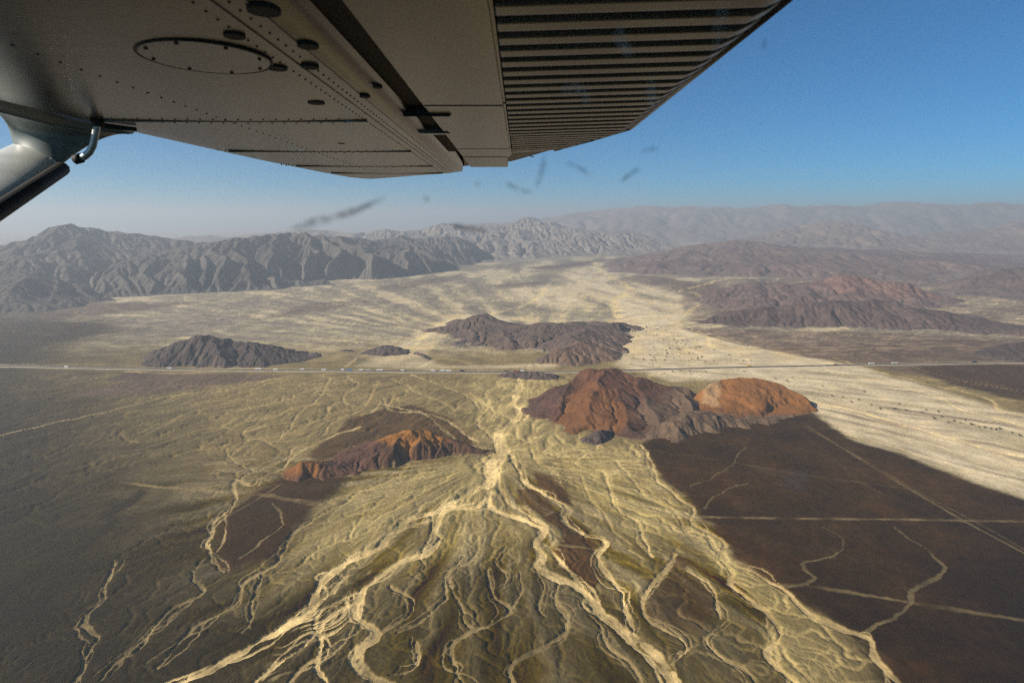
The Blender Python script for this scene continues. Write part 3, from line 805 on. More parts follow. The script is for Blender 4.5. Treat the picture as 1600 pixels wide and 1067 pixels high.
make_hill("low_mound", [(642, 551), (655, 551), (676, 560), (670, 563), (652, 556)], [[(650, 549, 553), (664, 553, 557)]],
          2.5, (DKHILL, PURPLE, GREYH), "tiny dark mound lying as a thin sliver right of the rounded mound", 6, 0.02, seed=3)
make_hill("low_mound", [(528, 549), (545, 551), (560, 549), (545, 546)], [[(535, 545, 548.5), (550, 546, 548.5)]],
          2.5, (DKHILL, PURPLE, GREYH), "flat dark mound beside the dark hill's right tail", 6, 0.02, seed=4)

# the ridged group in the middle
def paint_mid(X, Y, H, s, A, c):
    pp(c, [(840, 575), (900, 575), (955, 570), (960, 545), (900, 548), (860, 553)], (0.17, 0.105, 0.065), X, Y, 25, 0.6, 5)
make_hill("ridged_hill", [(658, 518), (690, 522), (730, 541), (760, 548), (800, 546), (840, 542), (852, 548), (843, 565), (880, 572), (930, 574), (958, 566), (965, 550), (990, 525), (996, 517), (975, 505), (930, 505), (860, 507), (800, 508), (765, 500), (730, 498), (700, 506)],
          [[(668, 516, 517), (700, 507, 515), (740, 494, 512), (757, 492, 510)],
           [(715, 516, 522), (745, 513, 524), (790, 510, 522), (825, 506, 521), (850, 502, 520), (880, 505, 521), (910, 507, 522), (930, 508, 521), (950, 505, 519), (965, 502, 517), (982, 512, 518)],
           [(745, 513, 524), (738, 528, 535)], [(790, 511, 522), (790, 530, 540)], [(850, 503, 520), (838, 524, 536)],
           [(930, 508, 521), (915, 520, 536), (905, 532, 550), (900, 548, 560), (905, 560, 567)], [(905, 530, 550), (870, 545, 560)]],
          4.0, (PURPLE, (0.125, 0.085, 0.065), (0.36, 0.29, 0.19)), "brown ridged hill with dark gullies standing in the pale wash beyond the highway", 16, 0.030, seed=5, paint=paint_mid, talus=0.9)

# red hill and the half bowl beside it
def paint_red(X, Y, H, s, A, c):
    pp(c, [(1000, 640), (1090, 600), (1110, 640), (1200, 660), (1060, 690), (990, 670)], (0.16, 0.105, 0.066), X, Y, 30, 0.7, 3)
    pp(c, [(850, 640), (920, 620), (960, 640), (1000, 660), (930, 690), (860, 675)], ORANGE, X, Y, 22, 0.55, 6)
    pp(c, [(880, 600), (940, 590), (1010, 605), (1040, 640), (960, 640), (900, 625)], (0.135, 0.056, 0.028), X, Y, 30, 0.6, 7)
    pp(c, [(820, 640), (850, 615), (880, 630), (870, 660)], (0.10, 0.055, 0.045), X, Y, 14, 0.7, 8)
make_hill("red_hill", [(822, 646), (850, 660), (880, 672), (930, 676), (980, 684), (1020, 690), (1050, 672), (1085, 660), (1108, 640), (1100, 622), (1060, 606), (1010, 597), (930, 593), (880, 601), (855, 610), (838, 628)],
          [[(850, 611, 619), (885, 595, 614), (915, 578, 611), (940, 575, 610), (960, 580, 611), (1000, 590, 613), (1040, 601, 617), (1085, 607, 620)],
           [(940, 577, 613), (932, 612, 638), (925, 640, 655), (915, 660, 668)], [(885, 598, 616), (870, 631, 643), (845, 643, 648)],
           [(1000, 593, 616), (1010, 624, 642), (1025, 649, 660), (1030, 667, 674)], [(1060, 606, 620), (1075, 628, 642), (1080, 645, 652)], [(960, 596, 622), (972, 634, 650), (985, 665, 674)]],
          3.2, (RUST, (0.085, 0.046, 0.032), (0.22, 0.15, 0.09)), "rust red hill with orange spurs just below the highway", 14, 0.020, seed=7, paint=paint_red, talus=0.85, power=1.15, seedgully=0.4)
def paint_bowl(X, Y, H, s, A, c):
    pp(c, [(1095, 640), (1140, 648), (1270, 647), (1282, 642), (1240, 600), (1100, 590), (1080, 610)], (0.235, 0.100, 0.030), X, Y, 10, 0.9, 3, 0.5)
    pp(c, [(1095, 637), (1120, 642), (1125, 622), (1102, 615)], (0.42, 0.27, 0.14), X, Y, 8, 0.7, 4)
make_hill("orange_hill", [(1085, 648), (1140, 657), (1210, 658), (1262, 650), (1281, 641), (1262, 628), (1230, 615), (1180, 607), (1120, 607), (1092, 618)],
          [[(1100, 608, 626), (1120, 596, 622), (1150, 590, 620), (1185, 591, 621), (1220, 601, 625), (1250, 617, 632), (1270, 634, 639)]],
          3.0, ((0.14, 0.062, 0.026), (0.175, 0.076, 0.027), (0.23, 0.12, 0.055)), "smooth orange half bowl hill at the tip of the dark plateau", 5, 0.012, seed=8, rough=0.05, seedgully=0.25, paint=paint_bowl, talus=0.9)
make_hill("grey_saddle", [(1000, 690), (1060, 692), (1120, 676), (1200, 664), (1275, 648), (1240, 646), (1160, 650), (1100, 640), (1060, 640), (1020, 660)],
          [[(1015, 676, 680), (1060, 655, 672), (1100, 645, 664), (1150, 653, 662), (1200, 652, 658)], [(1060, 655, 672), (1055, 675, 684)]],
          3.0, ((0.115, 0.074, 0.046), (0.15, 0.098, 0.060), (0.24, 0.175, 0.105)), "grey brown saddle between the red hill and the dark plateau", 12, 0.02, seed=9, rough=0.2)
make_hill("low_mound", [(905, 690), (925, 697), (945, 692), (965, 676), (945, 672), (918, 678)], [[(918, 682, 688), (938, 671, 684), (950, 672, 680)]],
          2.5, (DKHILL, PURPLE, GREYH), "dark little mound at the foot of the red hill", 8, 0.02, seed=10)
make_hill("low_mound", [(770, 588), (820, 592), (870, 596), (880, 588), (840, 584), (790, 583)], [[(785, 583, 587), (830, 580, 588), (865, 584, 590)]],
          3.0, (PURPLE, DKHILL, GREYH), "long low brown mound directly below the highway, left of the red hill", 8, 0.02, seed=11)

# orange ridge in the near middle
def paint_or(X, Y, H, s, A, c):
    pp(c, [(585, 708), (605, 692), (640, 678), (690, 682), (708, 694), (685, 706), (625, 716)], (0.29, 0.125, 0.026), X, Y, 12, 0.85, 2)
    pp(c, [(440, 745), (455, 728), (500, 722), (510, 742), (480, 752)], ORANGE, X, Y, 10, 0.85, 3)
    pp(c, [(500, 735), (560, 700), (590, 700), (580, 730), (530, 745)], (0.10, 0.048, 0.035), X, Y, 12, 0.8, 4)
make_hill("orange_ridge", [(436, 742), (470, 752), (520, 750), (560, 740), (600, 733), (650, 722), (700, 714), (740, 708), (770, 707), (772, 703), (740, 695), (700, 683), (660, 676), (600, 680), (550, 697), (500, 720), (455, 730)],
          [[(545, 715, 722), (580, 698, 714), (610, 682, 706), (640, 672, 700), (665, 673, 697), (690, 683, 698), (720, 691, 700), (755, 701, 704)],
           [(455, 730, 740), (475, 722, 740), (500, 724, 740), (520, 728, 738)],
           [(520, 728, 738), (545, 715, 722)],
           [(590, 695, 711), (580, 712, 726)], [(625, 678, 703), (615, 700, 722)], [(660, 674, 697), (650, 695, 714)], [(690, 684, 698), (690, 700, 710)]],
          2.2, ((0.075, 0.040, 0.026), (0.095, 0.048, 0.028), (0.27, 0.18, 0.085)), "rust and orange ridge in the near middle beside the dry wash", 13, 0.022, seed=12, paint=paint_or, talus=0.9, seedgully=0.4)

# left mountains
MT = ((0.07, 0.060, 0.056), (0.10, 0.086, 0.078), (0.15, 0.13, 0.115))
make_hill("mountain_range", [(-420, 478), (-200, 480), (0, 478), (150, 472), (235, 467), (330, 460), (420, 457), (490, 452), (540, 442), (600, 432), (660, 422), (740, 412), (830, 402), (820, 396), (700, 399), (600, 402), (400, 404), (200, 406), (0, 408), (-200, 408), (-420, 410)],
          [[(-400, 400, 436), (-250, 390, 434), (-120, 394, 434), (-20, 390, 432), (20, 386, 430), (60, 375, 430), (95, 364, 430), (125, 362, 430), (150, 369, 430), (175, 384, 430)],
           [(150, 372, 430), (185, 388, 436), (230, 387, 438), (260, 384, 436), (300, 385, 435), (340, 381, 433), (385, 377, 432), (420, 371, 430), (450, 370, 428), (490, 369, 426), (540, 367, 422), (580, 365, 418), (620, 364, 414), (660, 367, 411), (700, 374, 408), (740, 384, 405), (780, 392, 402)],
           [(230, 387, 438), (225, 410, 450), (215, 435, 458)], [(300, 385, 435), (310, 412, 449), (318, 435, 456)], [(385, 377, 432), (372, 405, 446), (365, 432, 454)],
           [(450, 370, 428), (455, 398, 441), (462, 425, 449)], [(540, 367, 422), (545, 390, 431), (555, 412, 438)], [(125, 362, 430), (100, 400, 450), (80, 435, 462)], [(60, 376, 430), (10, 410, 455), (-40, 440, 468)],
           [(490, 370, 427), (505, 395, 437), (515, 420, 444)], [(580, 366, 418), (592, 388, 426), (604, 408, 431)], [(620, 365, 414), (636, 385, 420), (650, 402, 425)], [(515, 369, 424), (528, 396, 436), (540, 424, 442)], [(420, 372, 430), (412, 402, 445), (410, 430, 454)], [(340, 381, 433), (345, 405, 444), (345, 428, 452)], [(265, 385, 437), (265, 410, 447), (262, 435, 456)]],
          9.5, MT, "long gullied grey mountain range along the left edge of the plain", 18, 0.050, MOUNTAIN_MAT, seed=20, talus=1.2, sink=0.2, rough=0.26)
make_hill("dark_foothill", [(-400, 502), (-150, 498), (0, 492), (60, 488), (140, 478), (165, 470), (120, 458), (40, 450), (-100, 446), (-400, 448)],
          [[(-300, 428, 468), (-100, 425, 466), (0, 418, 464), (25, 414, 464), (60, 424, 465), (95, 436, 465), (130, 452, 467), (150, 462, 469)], [(25, 415, 464), (30, 445, 478), (25, 468, 484)], [(80, 432, 465), (95, 455, 474)]],
          9.0, ((0.065, 0.055, 0.052), (0.085, 0.07, 0.064), (0.12, 0.10, 0.09)), "dark foothill in front of the mountain range at the far left", 14, 0.03, MOUNTAIN_MAT, seed=21, sink=0.2)
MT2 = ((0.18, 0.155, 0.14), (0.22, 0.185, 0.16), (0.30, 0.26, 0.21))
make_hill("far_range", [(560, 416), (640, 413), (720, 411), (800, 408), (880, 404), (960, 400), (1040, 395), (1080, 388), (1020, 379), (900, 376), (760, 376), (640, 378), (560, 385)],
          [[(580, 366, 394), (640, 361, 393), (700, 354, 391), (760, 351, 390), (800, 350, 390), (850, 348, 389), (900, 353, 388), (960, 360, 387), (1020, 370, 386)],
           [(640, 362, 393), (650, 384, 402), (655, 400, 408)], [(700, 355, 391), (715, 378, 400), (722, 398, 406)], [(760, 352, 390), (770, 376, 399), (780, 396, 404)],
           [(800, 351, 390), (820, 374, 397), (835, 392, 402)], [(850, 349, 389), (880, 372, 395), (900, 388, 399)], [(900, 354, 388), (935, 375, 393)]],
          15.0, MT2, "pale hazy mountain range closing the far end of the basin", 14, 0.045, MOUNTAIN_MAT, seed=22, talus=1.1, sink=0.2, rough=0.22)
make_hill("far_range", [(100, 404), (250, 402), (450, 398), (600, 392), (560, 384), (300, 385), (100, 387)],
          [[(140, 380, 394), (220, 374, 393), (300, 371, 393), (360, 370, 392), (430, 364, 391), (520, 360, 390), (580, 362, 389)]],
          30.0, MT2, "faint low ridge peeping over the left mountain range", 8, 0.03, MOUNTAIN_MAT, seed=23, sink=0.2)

# right ranges
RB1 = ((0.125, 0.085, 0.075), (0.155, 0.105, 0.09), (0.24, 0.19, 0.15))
make_hill("brown_range", [(938, 410), (1000, 428), (1100, 434), (1200, 438), (1350, 441), (1500, 436), (1700, 432), (1700, 405), (1480, 398), (1200, 391), (1000, 397)],
          [[(960, 408, 413), (1020, 399, 412), (1080, 385, 411), (1140, 379, 410), (1200, 380, 409), (1280, 388, 409), (1360, 396, 411), (1450, 405, 414), (1600, 408, 414)],
           [(1080, 386, 411), (1060, 405, 421), (1045, 418, 426)], [(1140, 380, 410), (1150, 402, 421), (1160, 420, 430)], [(1280, 389, 409), (1270, 408, 422), (1265, 424, 432)],
           [(1360, 397, 411), (1370, 412, 423), (1390, 425, 432)], [(1200, 381, 409), (1210, 402, 422), (1220, 422, 432)]],
          16.0, RB1, "brown eroded range on the right behind the wash", 14, 0.03, MOUNTAIN_MAT, seed=24, sink=0.2, rough=0.18)
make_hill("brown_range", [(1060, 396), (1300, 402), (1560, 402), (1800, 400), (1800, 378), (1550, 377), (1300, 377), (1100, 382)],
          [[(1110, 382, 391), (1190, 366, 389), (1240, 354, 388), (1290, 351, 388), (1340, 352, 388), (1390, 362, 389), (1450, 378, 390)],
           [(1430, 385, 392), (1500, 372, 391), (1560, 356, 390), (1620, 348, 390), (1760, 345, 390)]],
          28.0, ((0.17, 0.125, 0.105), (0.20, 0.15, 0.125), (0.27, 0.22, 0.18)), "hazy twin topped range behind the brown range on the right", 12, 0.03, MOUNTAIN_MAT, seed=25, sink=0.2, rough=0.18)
def paint_rd(X, Y, H, s, A, c):
    pp(c, [(1270, 470), (1310, 445), (1400, 450), (1480, 470), (1400, 476), (1320, 476)], (0.20, 0.105, 0.082), X, Y, 60, 0.6, 2)
make_hill("reddish_ridge", [(1070, 470), (1120, 485), (1250, 490), (1400, 487), (1500, 478), (1500, 466), (1440, 456), (1300, 451), (1150, 455)],
          [[(1088, 465, 470), (1130, 450, 468), (1180, 443, 467), (1250, 441, 467), (1310, 433, 466), (1350, 432, 466), (1390, 440, 467), (1440, 452, 468), (1480, 463, 471)],
           [(1180, 444, 467), (1190, 462, 478)], [(1310, 434, 466), (1330, 456, 476)], [(1250, 441, 467), (1260, 462, 480)]],
          9.0, RB1, "reddish brown ridge stepping down to the wash on the right", 14, 0.03, MOUNTAIN_MAT, seed=26, sink=0.2, rough=0.18, paint=paint_rd)
make_hill("dark_ridge", [(1078, 504), (1150, 509), (1300, 511), (1450, 516), (1600, 527), (1760, 536), (1760, 520), (1600, 509), (1500, 494), (1350, 484), (1200, 486), (1120, 494)],
          [[(1095, 500, 503), (1140, 488, 501), (1200, 481, 499), (1290, 471, 498), (1340, 470, 498), (1390, 474, 499), (1450, 482, 502), (1520, 495, 507), (1600, 512, 518), (1700, 522, 527)],
           [(1200, 482, 499), (1195, 495, 506)], [(1290, 472, 498), (1300, 490, 506)], [(1390, 475, 499), (1400, 494, 508)]],
          6.5, ((0.085, 0.058, 0.052), (0.11, 0.075, 0.065), (0.17, 0.13, 0.10)), "long dark ridge on the right with a pale track along its foot", 14, 0.026, MOUNTAIN_MAT, seed=27, sink=0.2, rough=0.15)
make_hill("brown_range", [(1480, 460), (1600, 470), (1800, 480), (1800, 440), (1600, 436), (1450, 440)],
          [[(1490, 440, 450), (1540, 425, 450), (1600, 418, 450), (1680, 420, 452), (1760, 430, 455)]],
          12.0, ((0.10, 0.07, 0.062), (0.14, 0.10, 0.085), (0.22, 0.18, 0.15)), "low dark range cut by the right edge of the view", 14, 0.03, MOUNTAIN_MAT, seed=28, sink=0.2, rough=0.2)
make_hill("low_mound", [(1515, 556), (1600, 566), (1700, 560), (1700, 545), (1600, 540), (1540, 544)], [[(1535, 546, 553), (1590, 534, 552), (1660, 532, 552)]],
          5.0, (DKHILL, (0.07, 0.048, 0.04), GREYH), "dark mound beside the highway at the right edge", 8, 0.02, seed=29)
# the blue mountains on the skyline
fr = []
for px, py in [(700, 352), (820, 344), (860, 339), (900, 333), (950, 327), (1000, 322), (1060, 320), (1130, 323), (1200, 321), (1300, 320), (1400, 317), (1500, 319), (1600, 318), (1800, 316), (2100, 324)]:
    a, y, z = ray(px, py)
    fr.append((a * 17500 / y, 17500.0, CAM_H + z * 17500 / y))
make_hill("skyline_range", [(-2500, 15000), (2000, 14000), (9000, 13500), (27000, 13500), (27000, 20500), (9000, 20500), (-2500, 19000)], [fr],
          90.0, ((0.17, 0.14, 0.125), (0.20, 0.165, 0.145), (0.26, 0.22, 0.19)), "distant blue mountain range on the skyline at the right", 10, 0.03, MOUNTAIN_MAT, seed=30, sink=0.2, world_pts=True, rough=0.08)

# ------------------------------------------------------------------ simple materials
def paint_mat(name, colr, rough=0.5, metal=0.0, dirt=None, streak=(1, 1, 1), scale=8.0, amount=0.5, coat=0.0):
    m = bpy.data.materials.new(name)
    m.use_nodes = True
    nt = m.node_tree
    b = nt.nodes["Principled BSDF"]
    b.inputs["Roughness"].default_value = rough
    b.inputs["Metallic"].default_value = metal
    b.inputs["Base Color"].default_value = (*colr, 1)
    if coat: b.inputs["Coat Weight"].default_value = coat
    tc = nt.nodes.new("ShaderNodeTexCoord")
    mp = nt.nodes.new("ShaderNodeMapping")
    mp.inputs["Scale"].default_value = streak
    nz = nt.nodes.new("ShaderNodeTexNoise")
    nz.inputs["Scale"].default_value = scale
    nz.inputs["Detail"].default_value = 6
    nz.inputs["Roughness"].default_value = 0.65
    nt.links.new(tc.outputs["Object"], mp.inputs[0]); nt.links.new(mp.outputs[0], nz.inputs["Vector"])
    cr = nt.nodes.new("ShaderNodeValToRGB")
    dc = dirt or tuple(c * 0.75 for c in colr)
    cr.color_ramp.elements[0].position = 0.38; cr.color_ramp.elements[0].color = (*[c0 * amount + c1 * (1 - amount) for c0, c1 in zip(dc, colr)], 1)
    cr.color_ramp.elements[1].position = 0.60; cr.color_ramp.elements[1].color = (*colr, 1)
    nt.links.new(nz.outputs["Fac"], cr.inputs[0]); nt.links.new(cr.outputs[0], b.inputs["Base Color"])
    return m

def mesh_obj(name, verts, faces, mat, parent=None, smooth=False):
    me = bpy.data.meshes.new(name)
    me.from_pydata([tuple(v) for v in verts], [], faces)
    me.update()
    if smooth:
        for p in me.polygons: p.use_smooth = True
    me.materials.append(mat)
    o = bpy.data.objects.new(name, me)
    return link(o, parent)

def bm_obj(name, bm, mat, parent=None, smooth=False):
    me = bpy.data.meshes.new(name)
    bm.normal_update()
    bm.to_mesh(me); bm.free()
    if smooth:
        for p in me.polygons: p.use_smooth = True
    me.materials.append(mat)
    return link(bpy.data.objects.new(name, me), parent)

def add_box(bm, x0, x1, y0, y1, z0, z1, bev=0.0):
    r = bmesh.ops.create_cube(bm, size=1.0)
    for v in r['verts']:
        v.co = Vector((x0 + (v.co.x + .5) * (x1 - x0), y0 + (v.co.y + .5) * (y1 - y0), z0 + (v.co.z + .5) * (z1 - z0)))
    if bev:
        es = {e for v in r['verts'] for e in v.link_edges}
        bmesh.ops.bevel(bm, geom=list(es), offset=bev, segments=2, affect='EDGES')

def tube(bm, pts, radii, n=12):
    pts = [Vector(p) for p in pts]
    rings = []
    for i, p in enumerate(pts):
        t = (pts[min(i + 1, len(pts) - 1)] - pts[max(i - 1, 0)]).normalized()
        a = t.orthogonal().normalized() if i == 0 else (rings[-1][1] - t * rings[-1][1].dot(t)).normalized()
        b = t.cross(a)
        r = radii[i] if isinstance(radii, (list, tuple)) else radii
        rings.append(([bm.verts.new(p + (a * math.cos(k * 2 * math.pi / n) + b * math.sin(k * 2 * math.pi / n)) * r) for k in range(n)], a))
    for i in range(len(rings) - 1):
        A, B = rings[i][0], rings[i + 1][0]
        for k in range(n):
            bm.faces.new((A[k], A[(k + 1) % n], B[(k + 1) % n], B[k]))
    bm.faces.new(list(reversed(rings[0][0]))); bm.faces.new(rings[-1][0])

# ------------------------------------------------------------------ highway
ROADW = 11.0
def ribbon(name, centre, w, z, mat, off=0.0):
    c = np.array(centre)
    T = np.gradient(c, axis=0); T /= np.linalg.norm(T, axis=1, keepdims=True)
    N = np.stack([-T[:, 1], T[:, 0]], 1)
    vs, fs = [], []
    for i in range(len(c)):
        a = c[i] + N[i] * (off - w / 2); b = c[i] + N[i] * (off + w / 2)
        vs += [(a[0], a[1], z), (b[0], b[1], z)]
        if i: fs.append((2 * i - 2, 2 * i, 2 * i + 1, 2 * i - 1))
    return mesh_obj(name, vs, fs, mat)

asphalt = paint_mat("asphalt", (0.018, 0.018, 0.019), 0.9, 0, (0.03, 0.028, 0.026), (1, 1, 1), 0.05, 0.6)
gravel = paint_mat("road_shoulder", (0.36, 0.30, 0.21), 0.95, 0, (0.22, 0.18, 0.13), (1, 1, 1), 0.05, 0.7)
whiteline = paint_mat("road_paint", (0.7, 0.7, 0.68), 0.8, 0, (0.5, 0.48, 0.45), (1, 1, 1), 0.3, 0.5)
road_f = spline(gpoly(ROAD_PX), 12.0)
# embankment, asphalt, edge lines
_T = np.gradient(road_f, axis=0); _T /= np.linalg.norm(_T, axis=1, keepdims=True)
_N = np.stack([-_T[:, 1], _T[:, 0]], 1)
vs, fs = [], []
for i in range(len(road_f)):
    for o_, z_ in ((-13, -1.6), (-7, 0.9), (7, 0.9), (13, -1.6)):
        p = road_f[i] + _N[i] * o_
        vs.append((p[0], p[1], z_))
    if i:
        for k in range(3):
            fs.append((4 * (i - 1) + k, 4 * i + k, 4 * i + k + 1, 4 * (i - 1) + k + 1))
emb = mesh_obj("road_embankment", vs, fs, gravel); emb["kind"] = 'structure'; emb["label"] = "pale gravel embankment under the highway"
road = ribbon("road", road_f, ROADW, 0.98, asphalt); road["kind"] = 'structure'; road["label"] = "straight dark asphalt highway crossing the whole plain"
for off, nm in ((-4.1, "road_line"), (4.1, "road_line")):
    l_ = ribbon(nm, road_f, 0.25, 0.99, whiteline, off); l_["kind"] = 'structure'

def road_at(px):
    """Point and heading on the highway at this column of the survey photograph."""
    best = None
    for i in range(len(road_f) - 1):
        x, y = road_f[i]
        zc = y * CP + (CAM_H - 1) * SP
        q = 800 + FOC * x / zc
        if best is None or abs(q - px) < best[0]:
            best = (abs(q - px), i)
    i = best[1]
    return road_f[i], math.atan2(_T[i][1], _T[i][0]), _N[i]

# ------------------------------------------------------------------ vehicles
tyre = paint_mat("tyre_rubber", (0.02, 0.02, 0.02), 0.9)
glassm = paint_mat("vehicle_glass", (0.02, 0.025, 0.03), 0.1)
chrome = paint_mat("vehicle_underframe", (0.06, 0.06, 0.06), 0.6)
def vpaint(name, c): return paint_mat(name, c, 0.35, 0, tuple(x * 0.75 + 0.05 for x in c), (1, 1, 1), 1.5, 0.5, 0.3)
WHITE = vpaint("white_vehicle_paint", (0.78, 0.78, 0.76)); BLUE = vpaint("blue_vehicle_paint", (0.06, 0.25, 0.50)); REDP = vpaint("red_vehicle_paint", (0.42, 0.06, 0.04))
YEL = vpaint("yellow_vehicle_paint", (0.72, 0.45, 0.04)); BLK = vpaint("black_vehicle_paint", (0.03, 0.03, 0.035)); BRN = vpaint("brown_vehicle_paint", (0.22, 0.10, 0.05)); SIL = vpaint("silver_vehicle_paint", (0.5, 0.52, 0.54))

def wheel_bm(x, y, r, w):
    bm = bmesh.new()
    tube(bm, [(x, y - w / 2, r), (x, y - w / 2 + 0.03, r), (x, y + w / 2 - 0.03, r), (x, y + w / 2, r)], [r * 0.55, r, r, r * 0.55], 14)
    return bm

def truck(root, body, cargo, L=12.0):
    bm = bmesh.new(); add_box(bm, -L / 2, L / 2 - 2.6, -1.25, 1.25, 1.15, 3.9, 0.06); bm_obj("cargo_box", bm, cargo, root)
    bm = bmesh.new(); add_box(bm, L / 2 - 2.35, L / 2, -1.2, 1.2, 0.7, 3.0, 0.18); bm_obj("cab", bm, body, root)
    bm = bmesh.new(); add_box(bm, L / 2 - 0.3, L / 2 + 0.02, -1.05, 1.05, 1.85, 2.7, 0.05); bm_obj("windscreen", bm, glassm, root)
    bm = bmesh.new(); add_box(bm, -L / 2 + 0.1, L / 2 - 0.2, -0.5, 0.5, 0.65, 1.1); bm_obj("chassis", bm, chrome, root)
    for x in (-L / 2 + 1.2, -L / 2 + 2.5, L / 2 - 1.4):
        for y in (-1.05, 1.05):
            bm_obj("wheel", wheel_bm(x, y, 0.52, 0.35), tyre, root, True)

def bus(root, body, L=12.0):
    bm = bmesh.new(); add_box(bm, -L / 2, L / 2, -1.25, 1.25, 0.45, 3.5, 0.15); bm_obj("body", bm, body, root)
    for y in (-1.262, 1.242):
        bm = bmesh.new(); add_box(bm, -L / 2 + 0.6, L / 2 - 0.9, y, y + 0.02, 1.7, 2.8); bm_obj("side_window", bm, glassm, root)
    bm = bmesh.new(); add_box(bm, L / 2 - 0.02, L / 2 + 0.012, -1.05, 1.05, 1.4, 3.0); bm_obj("windscreen", bm, glassm, root)
    for x in (-L / 2 + 2.2, L / 2 - 2.2):
        for y in (-1.08, 1.08):
            bm_obj("wheel", wheel_bm(x, y, 0.5, 0.35), tyre, root, True)

def car(root, body, L=4.6):
    prof = [(-2.3, .35), (-2.3, .85), (-2.1, .98), (-1.5, 1.0), (-1.0, 1.5), (.35, 1.52), (1.0, 1.05), (2.1, .9), (2.3, .7), (2.3, .35)]
    def extr(pr, w0, name, mat):
        n = len(pr)
        vs = [(x, -w0, z) for x, z in pr] + [(x, w0, z) for x, z in pr]
        fs = [tuple(range(n)), tuple(range(2 * n - 1, n - 1, -1))] + [(i, i + n, (i + 1) % n + n, (i + 1) % n) for i in range(n)]
        mesh_obj(name, vs, fs, mat, root)
    extr(prof, 0.88, "body", body)
    extr([(-1.35, 1.02), (-0.95, 1.44), (.3, 1.46), (.85, 1.06)], 0.893, "side_window", glassm)
    for x in (-1.4, 1.4):
        for y in (-0.8, 0.8):
            bm_obj("wheel", wheel_bm(x, y, 0.33, 0.22), tyre, root, True)

GROUP = "vehicles on the desert highway"
def vehicle(px, kind, label, body, cargo=None, lane=1, cat=None):
    p, h, n = road_at(px)
    o = bpy.data.objects.new({'truck': 'truck', 'bus': 'bus', 'car': 'car', 'lorry': 'truck'}[kind], None)
    link(o)
    q = p + n * (2.1 * lane)
    o.location = (q[0], q[1], 0.985)
    o.rotation_euler = (0, 0, h if lane < 0 else h + math.pi)
    o.scale = (1.35, 1.35, 1.35)
    tag(o, label, cat or kind.replace('lorry', 'truck'), GROUP)
    if kind == 'truck': truck(o, body, cargo or body, 12)
    elif kind == 'lorry': truck(o, body, cargo or body, 17)
    elif kind == 'bus': bus(o, body)
    else: car(o, body)
    return o

VEH = [
 (58, 'car', "pale car alone on the highway near the left edge of the view", SIL, None, 1),
 (104, 'truck', "white truck on the highway, second vehicle from the left edge", WHITE, None, -1),
 (262, 'truck', "white truck on the highway below the left tip of the dark hill", WHITE, None, 1),
 (377, 'car', "white car on the highway just left of the longest white lorry", WHITE, None, 1),
 (403, 'lorry', "long white lorry, brightest on the highway, below the right half of the dark hill", WHITE, None, 1),
 (432, 'truck', "white truck next after the long white lorry, right of it", WHITE, None, -1),
 (448, 'car', "silver car between two white trucks below the tail of the dark hill", SIL, None, 1),
 (470, 'truck', "white truck on the highway below the last spur of the dark hill", WHITE, None, 1),
 (503, 'bus', "white bus leading the queue left of the brown cabbed truck", WHITE, None, 1),
 (512, 'car', "black car close behind the white bus", BLK, None, -1),
 (534, 'truck', "white box truck with a brown cab below the small flat mound", BRN, WHITE, 1),
 (547, 'truck', "blue box truck, the only blue one in the queue", BLUE, BLUE, 1),
 (563, 'truck', "white truck directly right of the blue box truck", WHITE, None, 1),
 (573, 'bus', "white bus nose to tail with the truck behind the blue one", WHITE, None, 1),
 (591, 'lorry', "long white lorry below the rounded mound", WHITE, None, 1),
 (627, 'truck', "white truck with a dark cab, right of the lorry below the rounded mound", BLK, WHITE, 1),
 (636, 'car', "dark car trailing the white truck with the dark cab", BLK, None, 1),
 (678, 'truck', "white truck, first of the tight group of three below the ridged hill", WHITE, None, 1),
 (689, 'truck', "white truck, middle of the tight group of three below the ridged hill", WHITE, None, 1),
 (702, 'lorry', "white lorry with a blue cab at the end of the tight group of three", BLUE, WHITE, 1),
 (725, 'truck', "black truck on the highway below the left gullies of the ridged hill", BLK, BLK, 1),
 (746, 'car', "white car right of the black truck", WHITE, None, 1),
 (790, 'truck', "brown truck on the highway where the dry wash crosses under it", BRN, BRN, 1),
 (806, 'bus', "red bus following the brown truck over the wash", REDP, None, -1),
 (817, 'truck', "white truck with a black cab, last before the red hill", BLK, WHITE, 1),
 (1171, 'truck', "yellow truck alone on the highway behind the orange hill", YEL, YEL, 1),
 (1303, 'truck', "dark truck on the highway in the pale wash right of the orange hill", BLK, BRN, -1),
 (1364, 'lorry', "white lorry, left of the two white ones on the right stretch of highway", WHITE, None, 1),
 (1399, 'lorry', "white lorry, right of the two white ones, where the dark plain begins", WHITE, None, 1),
 (1521, 'truck', "black truck on the highway in front of the dark mound at the right", BLK, BLK, 1),
]
for v in VEH: vehicle(*v)

